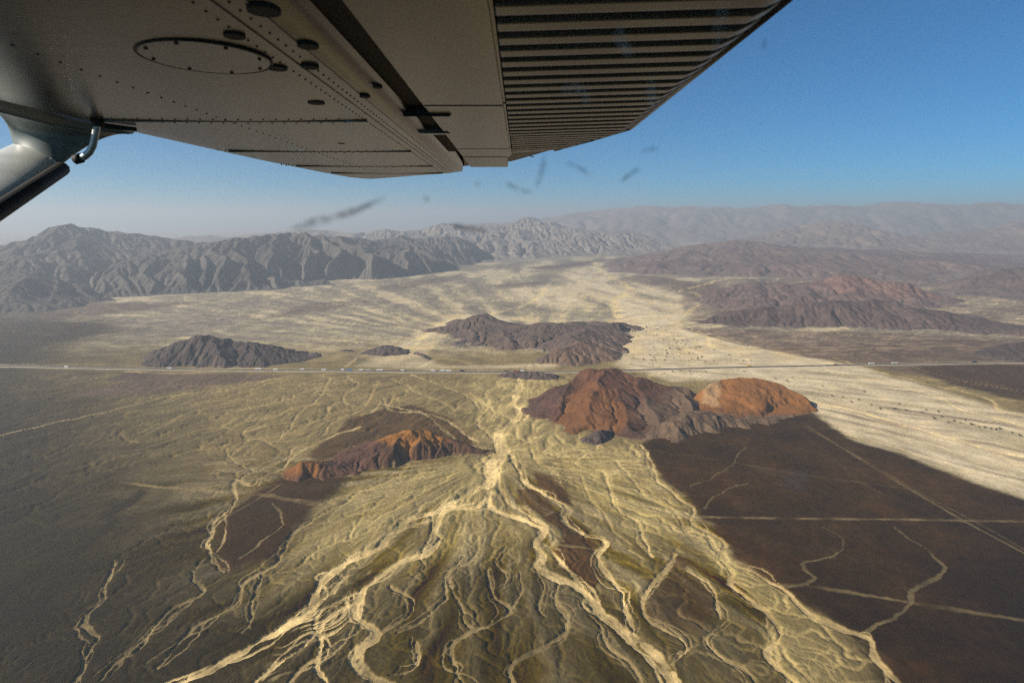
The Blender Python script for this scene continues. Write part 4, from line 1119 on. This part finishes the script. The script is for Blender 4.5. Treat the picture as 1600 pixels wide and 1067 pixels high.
# ------------------------------------------------------------------ desert trees in the pale wash
leafm = paint_mat("dusty_leaves", (0.045, 0.050, 0.026), 0.8, 0, (0.07, 0.065, 0.035), (1, 1, 1), 1.0, 0.8)
barkm = paint_mat("dry_bark", (0.10, 0.075, 0.05), 0.9)
def shrub_meshes(seed):
    rnd = random.Random(seed)
    bm = bmesh.new()
    tube(bm, [(0, 0, -1.5), (0.1, 0, .8), (.3, .1, 2.0)], [.35, .28, .15], 7)
    for k in range(5):
        a = k * 1.256 + rnd.random()
        tube(bm, [(.1, 0, .8), (1.2 * math.cos(a), 1.2 * math.sin(a), 1.9), (2.2 * math.cos(a), 2.2 * math.sin(a), 2.6 + rnd.random())], [.2, .12, .05], 6)
    t = bpy.data.meshes.new("trunk"); bm.to_mesh(t); bm.free(); t.materials.append(barkm)
    bm = bmesh.new()
    for k in range(8):
        a = rnd.random() * 6.28; rr = rnd.random() * 2.4
        cx, cy, cz = rr * math.cos(a), rr * math.sin(a) * 0.8, 2.0 + rnd.random() * 1.3
        for j in range(46):
            d = Vector((rnd.gauss(0, 1), rnd.gauss(0, 1), rnd.gauss(0, .7)))
            d = d.normalized() * (rnd.random() ** 0.4) * (0.9 + 0.7 * rnd.random())
            p = Vector((cx, cy, cz)) + d
            e1 = Vector((rnd.gauss(0, 1), rnd.gauss(0, 1), rnd.gauss(0, 1))).normalized() * 0.34
            e2 = Vector((rnd.gauss(0, 1), rnd.gauss(0, 1), rnd.gauss(0, 1))).normalized() * 0.30
            bm.faces.new([bm.verts.new(p), bm.verts.new(p + e1), bm.verts.new(p + e1 * .6 + e2), bm.verts.new(p + e2)])
    c = bpy.data.meshes.new("crown"); bm.to_mesh(c); bm.free(); c.materials.append(leafm)
    return t, c
SH = [shrub_meshes(s) for s in (1, 2, 3)]
rnd = random.Random(5)
def shrub(x, y, s, label, group):
    t, c = rnd.choice(SH)
    o = bpy.data.objects.new("desert_tree", None); link(o)
    o.location = (x, y, ground_z(x, y) + 0.2); o.scale = (s * (1 + .4 * rnd.random()), s, s * (.75 + .3 * rnd.random())); o.rotation_euler = (0, 0, rnd.random() * 6.28)
    tag(o, label, "tree", group)
    link(bpy.data.objects.new("trunk", t), o); link(bpy.data.objects.new("crown", c), o)

SPOTS_R = [(1300, 619), (1317, 622), (1330, 629), (1342, 626), (1361, 634), (1375, 640), (1398, 640), (1416, 642), (1440, 645), (1447, 642), (1466, 644), (1471, 652), (1482, 660), (1490, 658), (1500, 660), (1508, 657), (1518, 663), (1530, 667),
           (1538, 668), (1548, 670), (1556, 671), (1562, 670), (1581, 676), (1593, 681), (1459, 655), (1405, 632), (1350, 612), (1285, 604), (1230, 597), (1212, 592)]
for px, py in SPOTS_R:
    x, y = G(px, py)
    shrub(x, y, 1.0 + .7 * rnd.random(), "dark scrubby tree in the pale wash right of the orange hill, below the highway", "trees in the wash right of the orange hill")
SPOTS_M = []
while len(SPOTS_M) < 95:
    px = 985 + rnd.random() * 190; py = 510 + rnd.random() * 76
    if (px - 985) * 0.30 + 500 > py and px > 1060: continue
    if abs(py - (578 - (px - 1000) * 0.027)) < 3.5: continue
    if py > 582 and 1080 < px: continue
    SPOTS_M.append((px, py))
for px, py in SPOTS_M:
    x, y = G(px, py)
    shrub(x, y, 0.8 + 0.9 * rnd.random(), "small dark tree dotted over the pale wash beyond the red hill", "trees in the wash beyond the red hill")

# ------------------------------------------------------------------ the aircraft
plane = bpy.data.objects.new("light_aircraft", None); link(plane)
plane.location = (0, 0, CAM_H)
tag(plane, "white high wing of a light aircraft with corrugated flap and strut above the desert", "aircraft")
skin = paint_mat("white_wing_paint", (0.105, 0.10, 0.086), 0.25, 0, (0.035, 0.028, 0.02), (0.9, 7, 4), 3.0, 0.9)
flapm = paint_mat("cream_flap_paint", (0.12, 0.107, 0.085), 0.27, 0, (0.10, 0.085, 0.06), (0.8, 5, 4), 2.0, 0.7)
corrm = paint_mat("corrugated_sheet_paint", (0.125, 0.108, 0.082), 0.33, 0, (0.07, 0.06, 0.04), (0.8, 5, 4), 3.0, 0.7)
darkm = paint_mat("dark_gap_shadow_metal", (0.02, 0.02, 0.02), 0.8)
rubber = paint_mat("black_rubber", (0.015, 0.015, 0.015), 0.7)
strutm = paint_mat("white_strut_paint", (0.68, 0.70, 0.66), 0.3, 0, (0.5, 0.5, 0.45), (3, 3, 3), 3.0, 0.5)
cuffm = paint_mat("grey_fairing_plastic", (0.17, 0.20, 0.20), 0.45, 0, (0.10, 0.12, 0.12), (2, 2, 2), 4.0, 0.6)
steel = paint_mat("vent_tube_metal", (0.42, 0.44, 0.44), 0.35, 0.6)
ZW = 0.28                                              # wing underside above the eye

def interp(x, xs, ys): return float(np.interp(x, xs, ys))
LE_Y = [-1.2, 2.0, 2.9, 3.6, 3.98, 4.05]; LE_X = [-1.27, -1.27, -1.235, -1.17, -1.11, -1.02]
# main wing box: lower skin from slot to nose, nose, upper skin back over the flap
Ys = list(np.linspace(-1.2, 3.6, 40)) + [3.7, 3.8, 3.88, 3.95, 3.99]
def rear_x(y):
    return interp(y, [-1.2, 3.45, 3.64, 3.8, 3.95, 3.99], [-0.275, -0.275, -0.40, -0.62, -0.78, -0.85])
vs, fs = [], []
prof_n = 0
for y in Ys:
    le = interp(y, LE_Y, LE_X); re = rear_x(y)
    th = 0.17 * interp(y, [-1.2, 2, 3.6, 3.99], [1, 1, .8, .35])
    pts = []
    for k in range(13):                                # lower skin, faintly cambered
        s = k / 12
        x = re + (le + 0.06 - re) * s
        pts.append((x, ZW + 0.006 * math.sin(s * math.pi) * -1))
    for k in range(1, 9):                              # nose
        a = math.pi * k / 8
        pts.append((le + 0.06 - 0.06 * math.sin(a), ZW + th * 0.55 * (1 - math.cos(a)) / 2))
    for k in range(1, 9):                              # upper skin
        s = k / 8
        x = le + 0.06 + (re + 0.18 - le - 0.06) * s
        pts.append((x, ZW + th * (0.55 + 0.45 * math.sin(s * math.pi * 0.8))))
    pts.append((re, ZW + th * 0.7))
    prof_n = len(pts)
    vs += [(x, y, z) for x, z in pts]
for i in range(len(Ys) - 1):
    for k in range(prof_n):
        a = i * prof_n + k; b = i * prof_n + (k + 1) % prof_n
        fs.append((a, b, b + prof_n, a + prof_n))
fs.append(tuple(range(prof_n))); fs.append(tuple(reversed(range((len(Ys) - 1) * prof_n, len(Ys) * prof_n))))
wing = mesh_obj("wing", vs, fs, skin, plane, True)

# black strip painting the slot's deep shade; cover above it keeps daylight out
bm = bmesh.new(); add_box(bm, -0.274, -0.223, -1.2, 2.60, ZW + 0.012, ZW + 0.04); bm_obj("slot_shade_strip", bm, darkm, plane)
bm = bmesh.new(); add_box(bm, -0.26, 0.06, -1.2, 3.0, ZW + 0.10, ZW + 0.12); bm_obj("slot_daylight_cover", bm, darkm, plane)

# smooth part of the flap
bm = bmesh.new()
for (y0, y1) in ((-1.2, 1.497), (1.503, 2.36), (2.365, 2.66)):
    nv = len(bm.verts); add_box(bm, -0.222, 0.0, y0, y1, ZW - 0.004, ZW + 0.055, 0.006)
    for v in list(bm.verts)[nv:]:
        if v.co.x > -0.1: v.co.x -= 0.014 * (2.66 - v.co.y)
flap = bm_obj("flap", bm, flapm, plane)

# corrugated trailing part: beads run fore and aft, pressed flat towards the edge
TEy = [-1.2, 0.6, 2.05, 2.32, 2.58, 2.66]; TEx = [0.385, 0.385, 0.40, 0.315, 0.218, 0.19]
P_ = 0.068
ys = np.arange(-1.0, 2.66, P_ / 16)
xs = np.concatenate([[0.002], np.linspace(0.012, 0.99, 22) ** 1.0])
vs, fs = [], []
for y in ys:
    te = interp(y, TEy, TEx)
    ph = (y / P_) % 1.0
    w = float(sstep(0.0, 0.22, ph) - sstep(0.74, 0.97, ph))           # proud bead 0.16..0.56, groove between
    for s in xs:
        fade = float(sstep(1.0, 0.90, s) * sstep(2.66, 2.50, y) * (0.45 + 0.55 * sstep(2.35, 1.9, y)))
        x0 = 0.0025 - 0.014 * (2.66 - y)
        vs.append((x0 + s * (te - x0), y, ZW + 0.012 - 0.017 * w * fade + 0.012 * s))
nx = len(xs)
for i in range(len(ys) - 1):
    for k in range(nx - 1):
        a = i * nx + k
        fs.append((a, a + nx, a + nx + 1, a + 1))
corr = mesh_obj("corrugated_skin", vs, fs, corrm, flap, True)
md = corr.modifiers.new("thickness", 'SOLIDIFY'); md.thickness = 0.03; md.offset = -1
# trailing edge strip
bm = bmesh.new()
for i in range(len(TEy) - 1):
    a = Vector((TEx[i], TEy[i], ZW + 0.026)); b = Vector((TEx[i + 1], TEy[i + 1], ZW + 0.026))
    tube(bm, [a, b], [0.007, 0.007], 8)
bm_obj("trailing_edge", bm, corrm, flap, True)
# wing tip behind the flap
tip_pts = [(-0.222, 2.665), (0.0, 2.665), (0.19, 2.665), (0.10, 2.92), (0.0, 3.2), (-0.2, 3.40), (-0.41, 3.64), (-0.30, 3.42), (-0.27, 3.40)]
n = len(tip_pts)
vs = [(x, y, ZW + 0.03) for x, y in tip_pts] + [(x, y, ZW + 0.09) for x, y in tip_pts]
fs = [tuple(range(n)), tuple(reversed(range(n, 2 * n)))] + [(i, (i + 1) % n, (i + 1) % n + n, i + n) for i in range(n)]
mesh_obj("wing_tip", vs, fs, paint_mat("grey_tip_paint", (0.22, 0.22, 0.21), 0.5), plane)

def pw(px, py):
    a, y, z = ray(px, py); t = ZW / z
    return a * t, y * t
# pale tip rib and hinge end plates near the tip
bm = bmesh.new(); add_box(bm, -0.222, -0.02, 2.70, 3.18, ZW - 0.002, ZW + 0.028, 0.004); bm_obj("aileron_tab", bm, flapm, plane)
# skin lap, rivets, covers
bm = bmesh.new()
add_box(bm, -0.398, -0.386, -1.2, 3.50, ZW - 0.0042, ZW + 0.01, 0.001)
add_box(bm, -0.345, -0.342, -1.2, 3.45, ZW - 0.0032, ZW + 0.01)
for yy in (1.72, 2.45, 3.1, 3.55):
    add_box(bm, interp(yy, LE_Y, LE_X) + 0.10, -0.41, yy, yy + 0.006, ZW - 0.0074, ZW + 0.01)
bm_obj("skin_seam", bm, skin, wing)
bm = bmesh.new()
def rivet(x, y, r=0.0025, dz=0.0):
    zs = ZW - 0.006 * math.sin(math.pi * min(1, max(0, (x + 0.275) / -0.93)))
    tube(bm, [(x, y, zs + 0.003), (x, y, zs - 0.0006), (x, y, zs - 0.0016)], [r, r, r * .5], 7)
for yy in np.arange(0.6, 3.4, 0.032):
    rivet(-0.415, yy); rivet(-0.368, yy)
for yy in (1.69, 1.75, 2.42, 2.48, 3.07, 3.13):
    for xx in np.arange(-1.18, -0.45, 0.035): rivet(xx, yy, 0.0034)
for yy in np.arange(0.6, 3.3, 0.05): rivet(-0.80, yy, 0.0032)
bm_obj("rivet_row", bm, skin, wing, True)["kind"] = "stuff"
def cover(name, x, y, r, mat, h=0.006, screws=0):
    bm = bmesh.new()
    tube(bm, [(x, y, ZW), (x, y, ZW - 0.0045), (x, y, ZW - 0.0055 - 0.3 * h)], [r, r, r * 0.97], 40)
    o = bm_obj(name, bm, mat, wing)
    if screws:
        bm = bmesh.new()
        for k in range(screws):
            a = k * 2 * math.pi / screws
            tube(bm, [(x + r * .88 * math.cos(a), y + r * .88 * math.sin(a), ZW - 0.004 - 0.3 * h), (x + r * .88 * math.cos(a), y + r * .88 * math.sin(a), ZW - 0.0075 - 0.3 * h)], [0.004, 0.003], 8)
        bm_obj("screw_ring", bm, darkm, o)
        bm = bmesh.new()
        ring = [(x + r * 1.01 * math.cos(k * math.pi / 24), y + r * 1.01 * math.sin(k * math.pi / 24), ZW - 0.0052) for k in range(49)]
        tube(bm, ring, 0.0018, 6)
        bm_obj("cover_gasket", bm, rubber, o)
    return o
x, y = pw(322, 86); cover("access_cover", x, y, 0.104, skin, 0.004, 8)
for px, py, r in ((432, 103, 0.019), (481, 68, 0.017), (484, 101, 0.016), (494, 158, 0.020), (366, 52, 0.016), (412, 12, 0.022), (570, 148, 0.012), (533, 222, 0.014), (590, 133, 0.010)):
    x, y = pw(px, py); cover("drain_hole", x, y, r, darkm, 0.002)
# flap hinge bracket across the slot
bm = bmesh.new()
x, y = pw(665, 176)
add_box(bm, -0.29, -0.16, y - 0.006, y + 0.006, ZW - 0.010, ZW + 0.02, 0.004)
bm_obj("hinge_bracket", bm, darkm, plane)
bm = bmesh.new(); add_box(bm, -0.30, -0.20, 1.93, 1.965, ZW - 0.008, ZW + 0.06, 0.004); bm_obj("hinge_bracket", bm, skin, plane)
# static wick at the trailing edge
bm = bmesh.new(); a, b = pw(826, 260), pw(838, 263)
tube(bm, [(0.06, 3.02, ZW + 0.05), (0.11, 3.05, ZW + 0.035)], [0.004, 0.002], 6); bm_obj("static_wick", bm, rubber, plane)

# strut, its fairing and the fuel vent
def at(px, py, Y):
    a, y, z = ray(px, py); t = Y / y
    return Vector((a * t, Y, z * t))
top_a, top_b = at(60, 215, 2.02), at(92, 262, 1.78)
low_a, low_b = at(-190, 330, 1.30), at(-110, 392, 1.12)
vs, fs = [], []
NS = 20
for i in range(NS + 1):
    s = i / NS
    f0 = top_a.lerp(low_a, s); f1 = top_b.lerp(low_b, s)
    mid = (f0 + f1) / 2; h = (f1 - f0) / 2
    ax = (low_a - top_a).normalized()
    nrm = ax.cross(h).normalized()
    for k in range(24):
        a = 2 * math.pi * k / 24
        cx = math.cos(a); sn = math.sin(a)
        vs.append(mid + h * cx + nrm * (0.032 * sn * (1 - 0.35 * cx)))
for i in range(NS):
    for k in range(24):
        a = i * 24 + k; b = i * 24 + (k + 1) % 24
        fs.append((a, b, b + 24, a + 24))
fs.append(tuple(range(24))); fs.append(tuple(reversed(range(NS * 24, NS * 24 + 24))))
strut = mesh_obj("wing_strut", vs, fs, strutm, plane, True)
# rubber edge strip along the strut's rear edge
bm = bmesh.new(); tube(bm, [top_b + (low_b - top_b) * s + Vector((0.004, 0, -0.006)) for s in (-0.02, .3, .7, 1.0)], [0.02, 0.02, 0.02, 0.02], 10)
bm_obj("edge_strip", bm, rubber, strut, True)
# fairing: lofted from the strut section up to a wide foot on the wing
foot = [pw(-40, 150), pw(40, 178), pw(120, 186), pw(205, 206), pw(196, 208), pw(140, 203), pw(60, 192), pw(-40, 166)]
rings = []
secs = [
 [at(-40, 128, 1.45), at(60, 166, 1.72), at(130, 184, 1.9), at(212, 206, 2.02), at(206, 210, 1.98), at(150, 206, 1.86), at(80, 196, 1.75), at(-40, 166, 1.5)],
 [at(-10, 172, 1.7), at(60, 188, 1.92), at(115, 196, 1.98), at(182, 207, 1.98), at(180, 211, 1.94), at(130, 215, 1.88), at(70, 205, 1.82), at(0, 182, 1.75)],
 [at(12, 195, 1.82), at(55, 198, 1.96), at(100, 205, 1.96), at(150, 219, 1.93), at(150, 223, 1.90), at(110, 226, 1.84), at(65, 214, 1.80), at(14, 202, 1.80)],
 [at(15, 218, 1.84), at(50, 215, 1.94), at(90, 222, 1.93), at(122, 237, 1.88), at(121, 241, 1.86), at(90, 240, 1.81), at(55, 230, 1.79), at(16, 224, 1.80)],
 [at(30, 241, 1.84), at(55, 234, 1.91), at(82, 238, 1.90), at(104, 250, 1.84), at(104, 254, 1.82), at(84, 254, 1.78), at(58, 250, 1.77), at(32, 246, 1.79)],
 [at(50, 262, 1.82), at(64, 252, 1.87), at(78, 254, 1.86), at(90, 261, 1.81), at(90, 264, 1.79), at(80, 266, 1.76), at(66, 267, 1.76), at(52, 266, 1.78)],
]
vs = [p for s_ in secs for p in s_]
fs = []
for i in range(len(secs) - 1):
    for k in range(8):
        a = i * 8 + k; b = i * 8 + (k + 1) % 8
        fs.append((a, b, b + 8, a + 8))
fs.append(tuple(range(8))); fs.append(tuple(reversed(range((len(secs) - 1) * 8, len(secs) * 8))))
cuff = mesh_obj("strut_fairing", vs, fs, cuffm, strut, True)
md = cuff.modifiers.new("smooth", 'SUBSURF'); md.levels = md.render_levels = 2
bm = bmesh.new()
pth = [at(152, 189, 1.72), at(151, 200, 1.72), at(148, 215, 1.72), at(145, 228, 1.72), at(140, 238, 1.72), at(132, 245, 1.72), at(124, 248, 1.72)]
tube(bm, pth, 0.0095, 14)
vent = bm_obj("vent_tube", bm, steel, plane, True)
bm = bmesh.new(); tube(bm, [at(127, 247, 1.72), at(117, 250, 1.72)], [0.0135, 0.013], 14); bm_obj("tube_end", bm, rubber, vent, True)
bm = bmesh.new(); tube(bm, [(pth[0].x, pth[0].y, ZW), (pth[0].x, pth[0].y, ZW - 0.02)], [0.018, 0.014], 14); bm_obj("tube_flange", bm, darkm, vent, True)
bm = bmesh.new(); a = pw(150, 190); b = pw(212, 197); tube(bm, [(a[0], a[1], ZW - 0.01), (b[0], b[1], ZW - 0.01)], [0.008, 0.006], 8); bm_obj("wing_root_seal", bm, rubber, wing, True)

# cabin side window: a clear acrylic pane with dried insect smears and wiped dust on its outside
YW = 0.30
pane_m = bpy.data.materials.new("clear_acrylic"); pane_m.use_nodes = True
nt = pane_m.node_tree; nt.nodes.clear()
o_ = nt.nodes.new("ShaderNodeOutputMaterial"); t_ = nt.nodes.new("ShaderNodeBsdfTransparent"); t_.inputs[0].default_value = (1, 1, 1, 1)
nt.links.new(t_.outputs[0], o_.inputs["Surface"])
bm = bmesh.new(); add_box(bm, -0.42, 0.42, YW, YW + 0.004, -0.42, 0.24)
window_ = bm_obj("cabin_window", bm, pane_m, plane)

def film(name, colr, alpha, scale):
    m = bpy.data.materials.new(name); m.use_nodes = True
    nt = m.node_tree; nt.nodes.clear()
    out = nt.nodes.new("ShaderNodeOutputMaterial"); tr = nt.nodes.new("ShaderNodeBsdfTransparent"); df = nt.nodes.new("ShaderNodeBsdfDiffuse")
    df.inputs[0].default_value = (*colr, 1)
    mx = nt.nodes.new("ShaderNodeMixShader"); at_ = nt.nodes.new("ShaderNodeVertexColor"); at_.layer_name = "thickness"
    tc = nt.nodes.new("ShaderNodeTexCoord"); nz = nt.nodes.new("ShaderNodeTexNoise"); nz.inputs["Scale"].default_value = scale; nz.inputs["Detail"].default_value = 5
    mr = nt.nodes.new("ShaderNodeMapRange"); mr.inputs["From Min"].default_value = 0.35; mr.inputs["From Max"].default_value = 0.65; mr.inputs["To Min"].default_value = 0.25; mr.inputs["To Max"].default_value = alpha
    mu = nt.nodes.new("ShaderNodeMath"); mu.operation = 'MULTIPLY'
    nt.links.new(tc.outputs["Object"], nz.inputs["Vector"]); nt.links.new(nz.outputs["Fac"], mr.inputs["Value"])
    mr.inputs["To Min"].default_value = alpha * 0.3
    nt.links.new(mr.outputs[0], mu.inputs[0]); nt.links.new(at_.outputs["Color"], mu.inputs[1])
    nt.links.new(mu.outputs[0], mx.inputs[0]); nt.links.new(tr.outputs[0], mx.inputs[1]); nt.links.new(df.outputs[0], mx.inputs[2]); nt.links.new(mx.outputs[0], out.inputs["Surface"])
    return m
smear_m = film("insect_smear_film", (0.05, 0.055, 0.05), 0.6, 160.0)
dust_m = film("dust_film", (0.75, 0.78, 0.80), 0.22, 60.0)
def smear(name, pts, w, mat, seed):
    """A dried film on the outer face of the pane, thickest along its middle."""
    S = spline([tuple(at(px, py, YW + 0.0046)) for px, py in pts], 0.002)
    n = len(S); vs, fs, th = [], [], []
    T = np.gradient(S, axis=0); T /= np.linalg.norm(T, axis=1, keepdims=True) + 1e-12
    for i in range(n):
        q = i / max(1, n - 1)
        hw = w / FOC * YW * 0.5 * (0.35 + 0.65 * math.sin(math.pi * min(1, q * 0.9 + 0.08))) * (1 + 0.35 * float(noise(np.array([q * 5.0]), np.array([seed * 1.3]), seed)[0]))
        side = np.array([-T[i][2], 0, T[i][0]])
        for k in range(7):
            u = k / 3 - 1
            p = S[i] + side * hw * u
            vs.append(tuple(p)); th.append((1 - u * u) * min(1, 6 * q, 6 * (1 - q)))
        if i:
            for k in range(6):
                a = 7 * (i - 1) + k; fs.append((a, a + 1, a + 8, a + 7))
    o = mesh_obj(name, vs, fs, mat, window_)
    c = o.data.color_attributes.new("thickness", 'FLOAT_COLOR', 'POINT')
    c.data.foreach_set("color", np.repeat(np.array(th)[:, None], 4, 1).ravel())
    return o
for k, (p, w) in enumerate([([(440, 362), (495, 346), (550, 331), (606, 307)], 17), ([(853, 240), (846, 268), (837, 298)], 11), ([(788, 285), (812, 296), (836, 302)], 9),
                            ([(968, 286), (985, 272), (1002, 262)], 10), ([(882, 254), (905, 262), (926, 278)], 8), ([(660, 302), (672, 318)], 11), ([(700, 350), (730, 356), (765, 363)], 12),
                            ([(1198, 58), (1190, 82)], 9), ([(1000, 236), (1030, 232)], 9), ([(740, 283), (752, 292)], 6)]):
    smear("insect_smear", p, w, smear_m, k)
for k, (p, w) in enumerate([([(1135, -5), (1125, 40), (1118, 95)], 26), ([(1020, 110), (1018, 150), (1024, 180)], 20), ([(872, 142), (900, 138), (916, 150), (912, 172)], 18), ([(972, 35), (968, 62), (990, 90)], 26),
                            ([(432, 210), (450, 228), (480, 246)], 12), ([(534, 158), (546, 190), (540, 215)], 16), ([(560, 545), (560, 580)], 60), ([(310, 405), (320, 440), (318, 460)], 70),
                            ([(725, 510), (712, 545), (720, 570)], 60), ([(1195, 540), (1185, 600)], 40), ([(1170, 430), (1190, 470)], 90), ([(1240, 730), (1252, 772)], 60)]):
    smear("dust_smear", p, w, dust_m, 20 + k)

# ------------------------------------------------------------------ haze over the basin
hz = bpy.data.materials.new("desert_haze")
hz.use_nodes = True
nt = hz.node_tree
nt.nodes.clear()
out = nt.nodes.new("ShaderNodeOutputMaterial")
pv = nt.nodes.new("ShaderNodeVolumePrincipled")
pv.inputs["Color"].default_value = (*HAZE_COLOR, 1)
pv.inputs["Density"].default_value = HAZE_DENSITY
pv.inputs["Anisotropy"].default_value = 0.2
nt.links.new(pv.outputs[0], out.inputs["Volume"])
bm = bmesh.new(); add_box(bm, -70000, 70000, -6000, 43500, -60, 1080)
haze = bm_obj("haze", bm, hz)
haze["kind"] = 'stuff'; haze["label"] = "pale dusty haze over the basin"
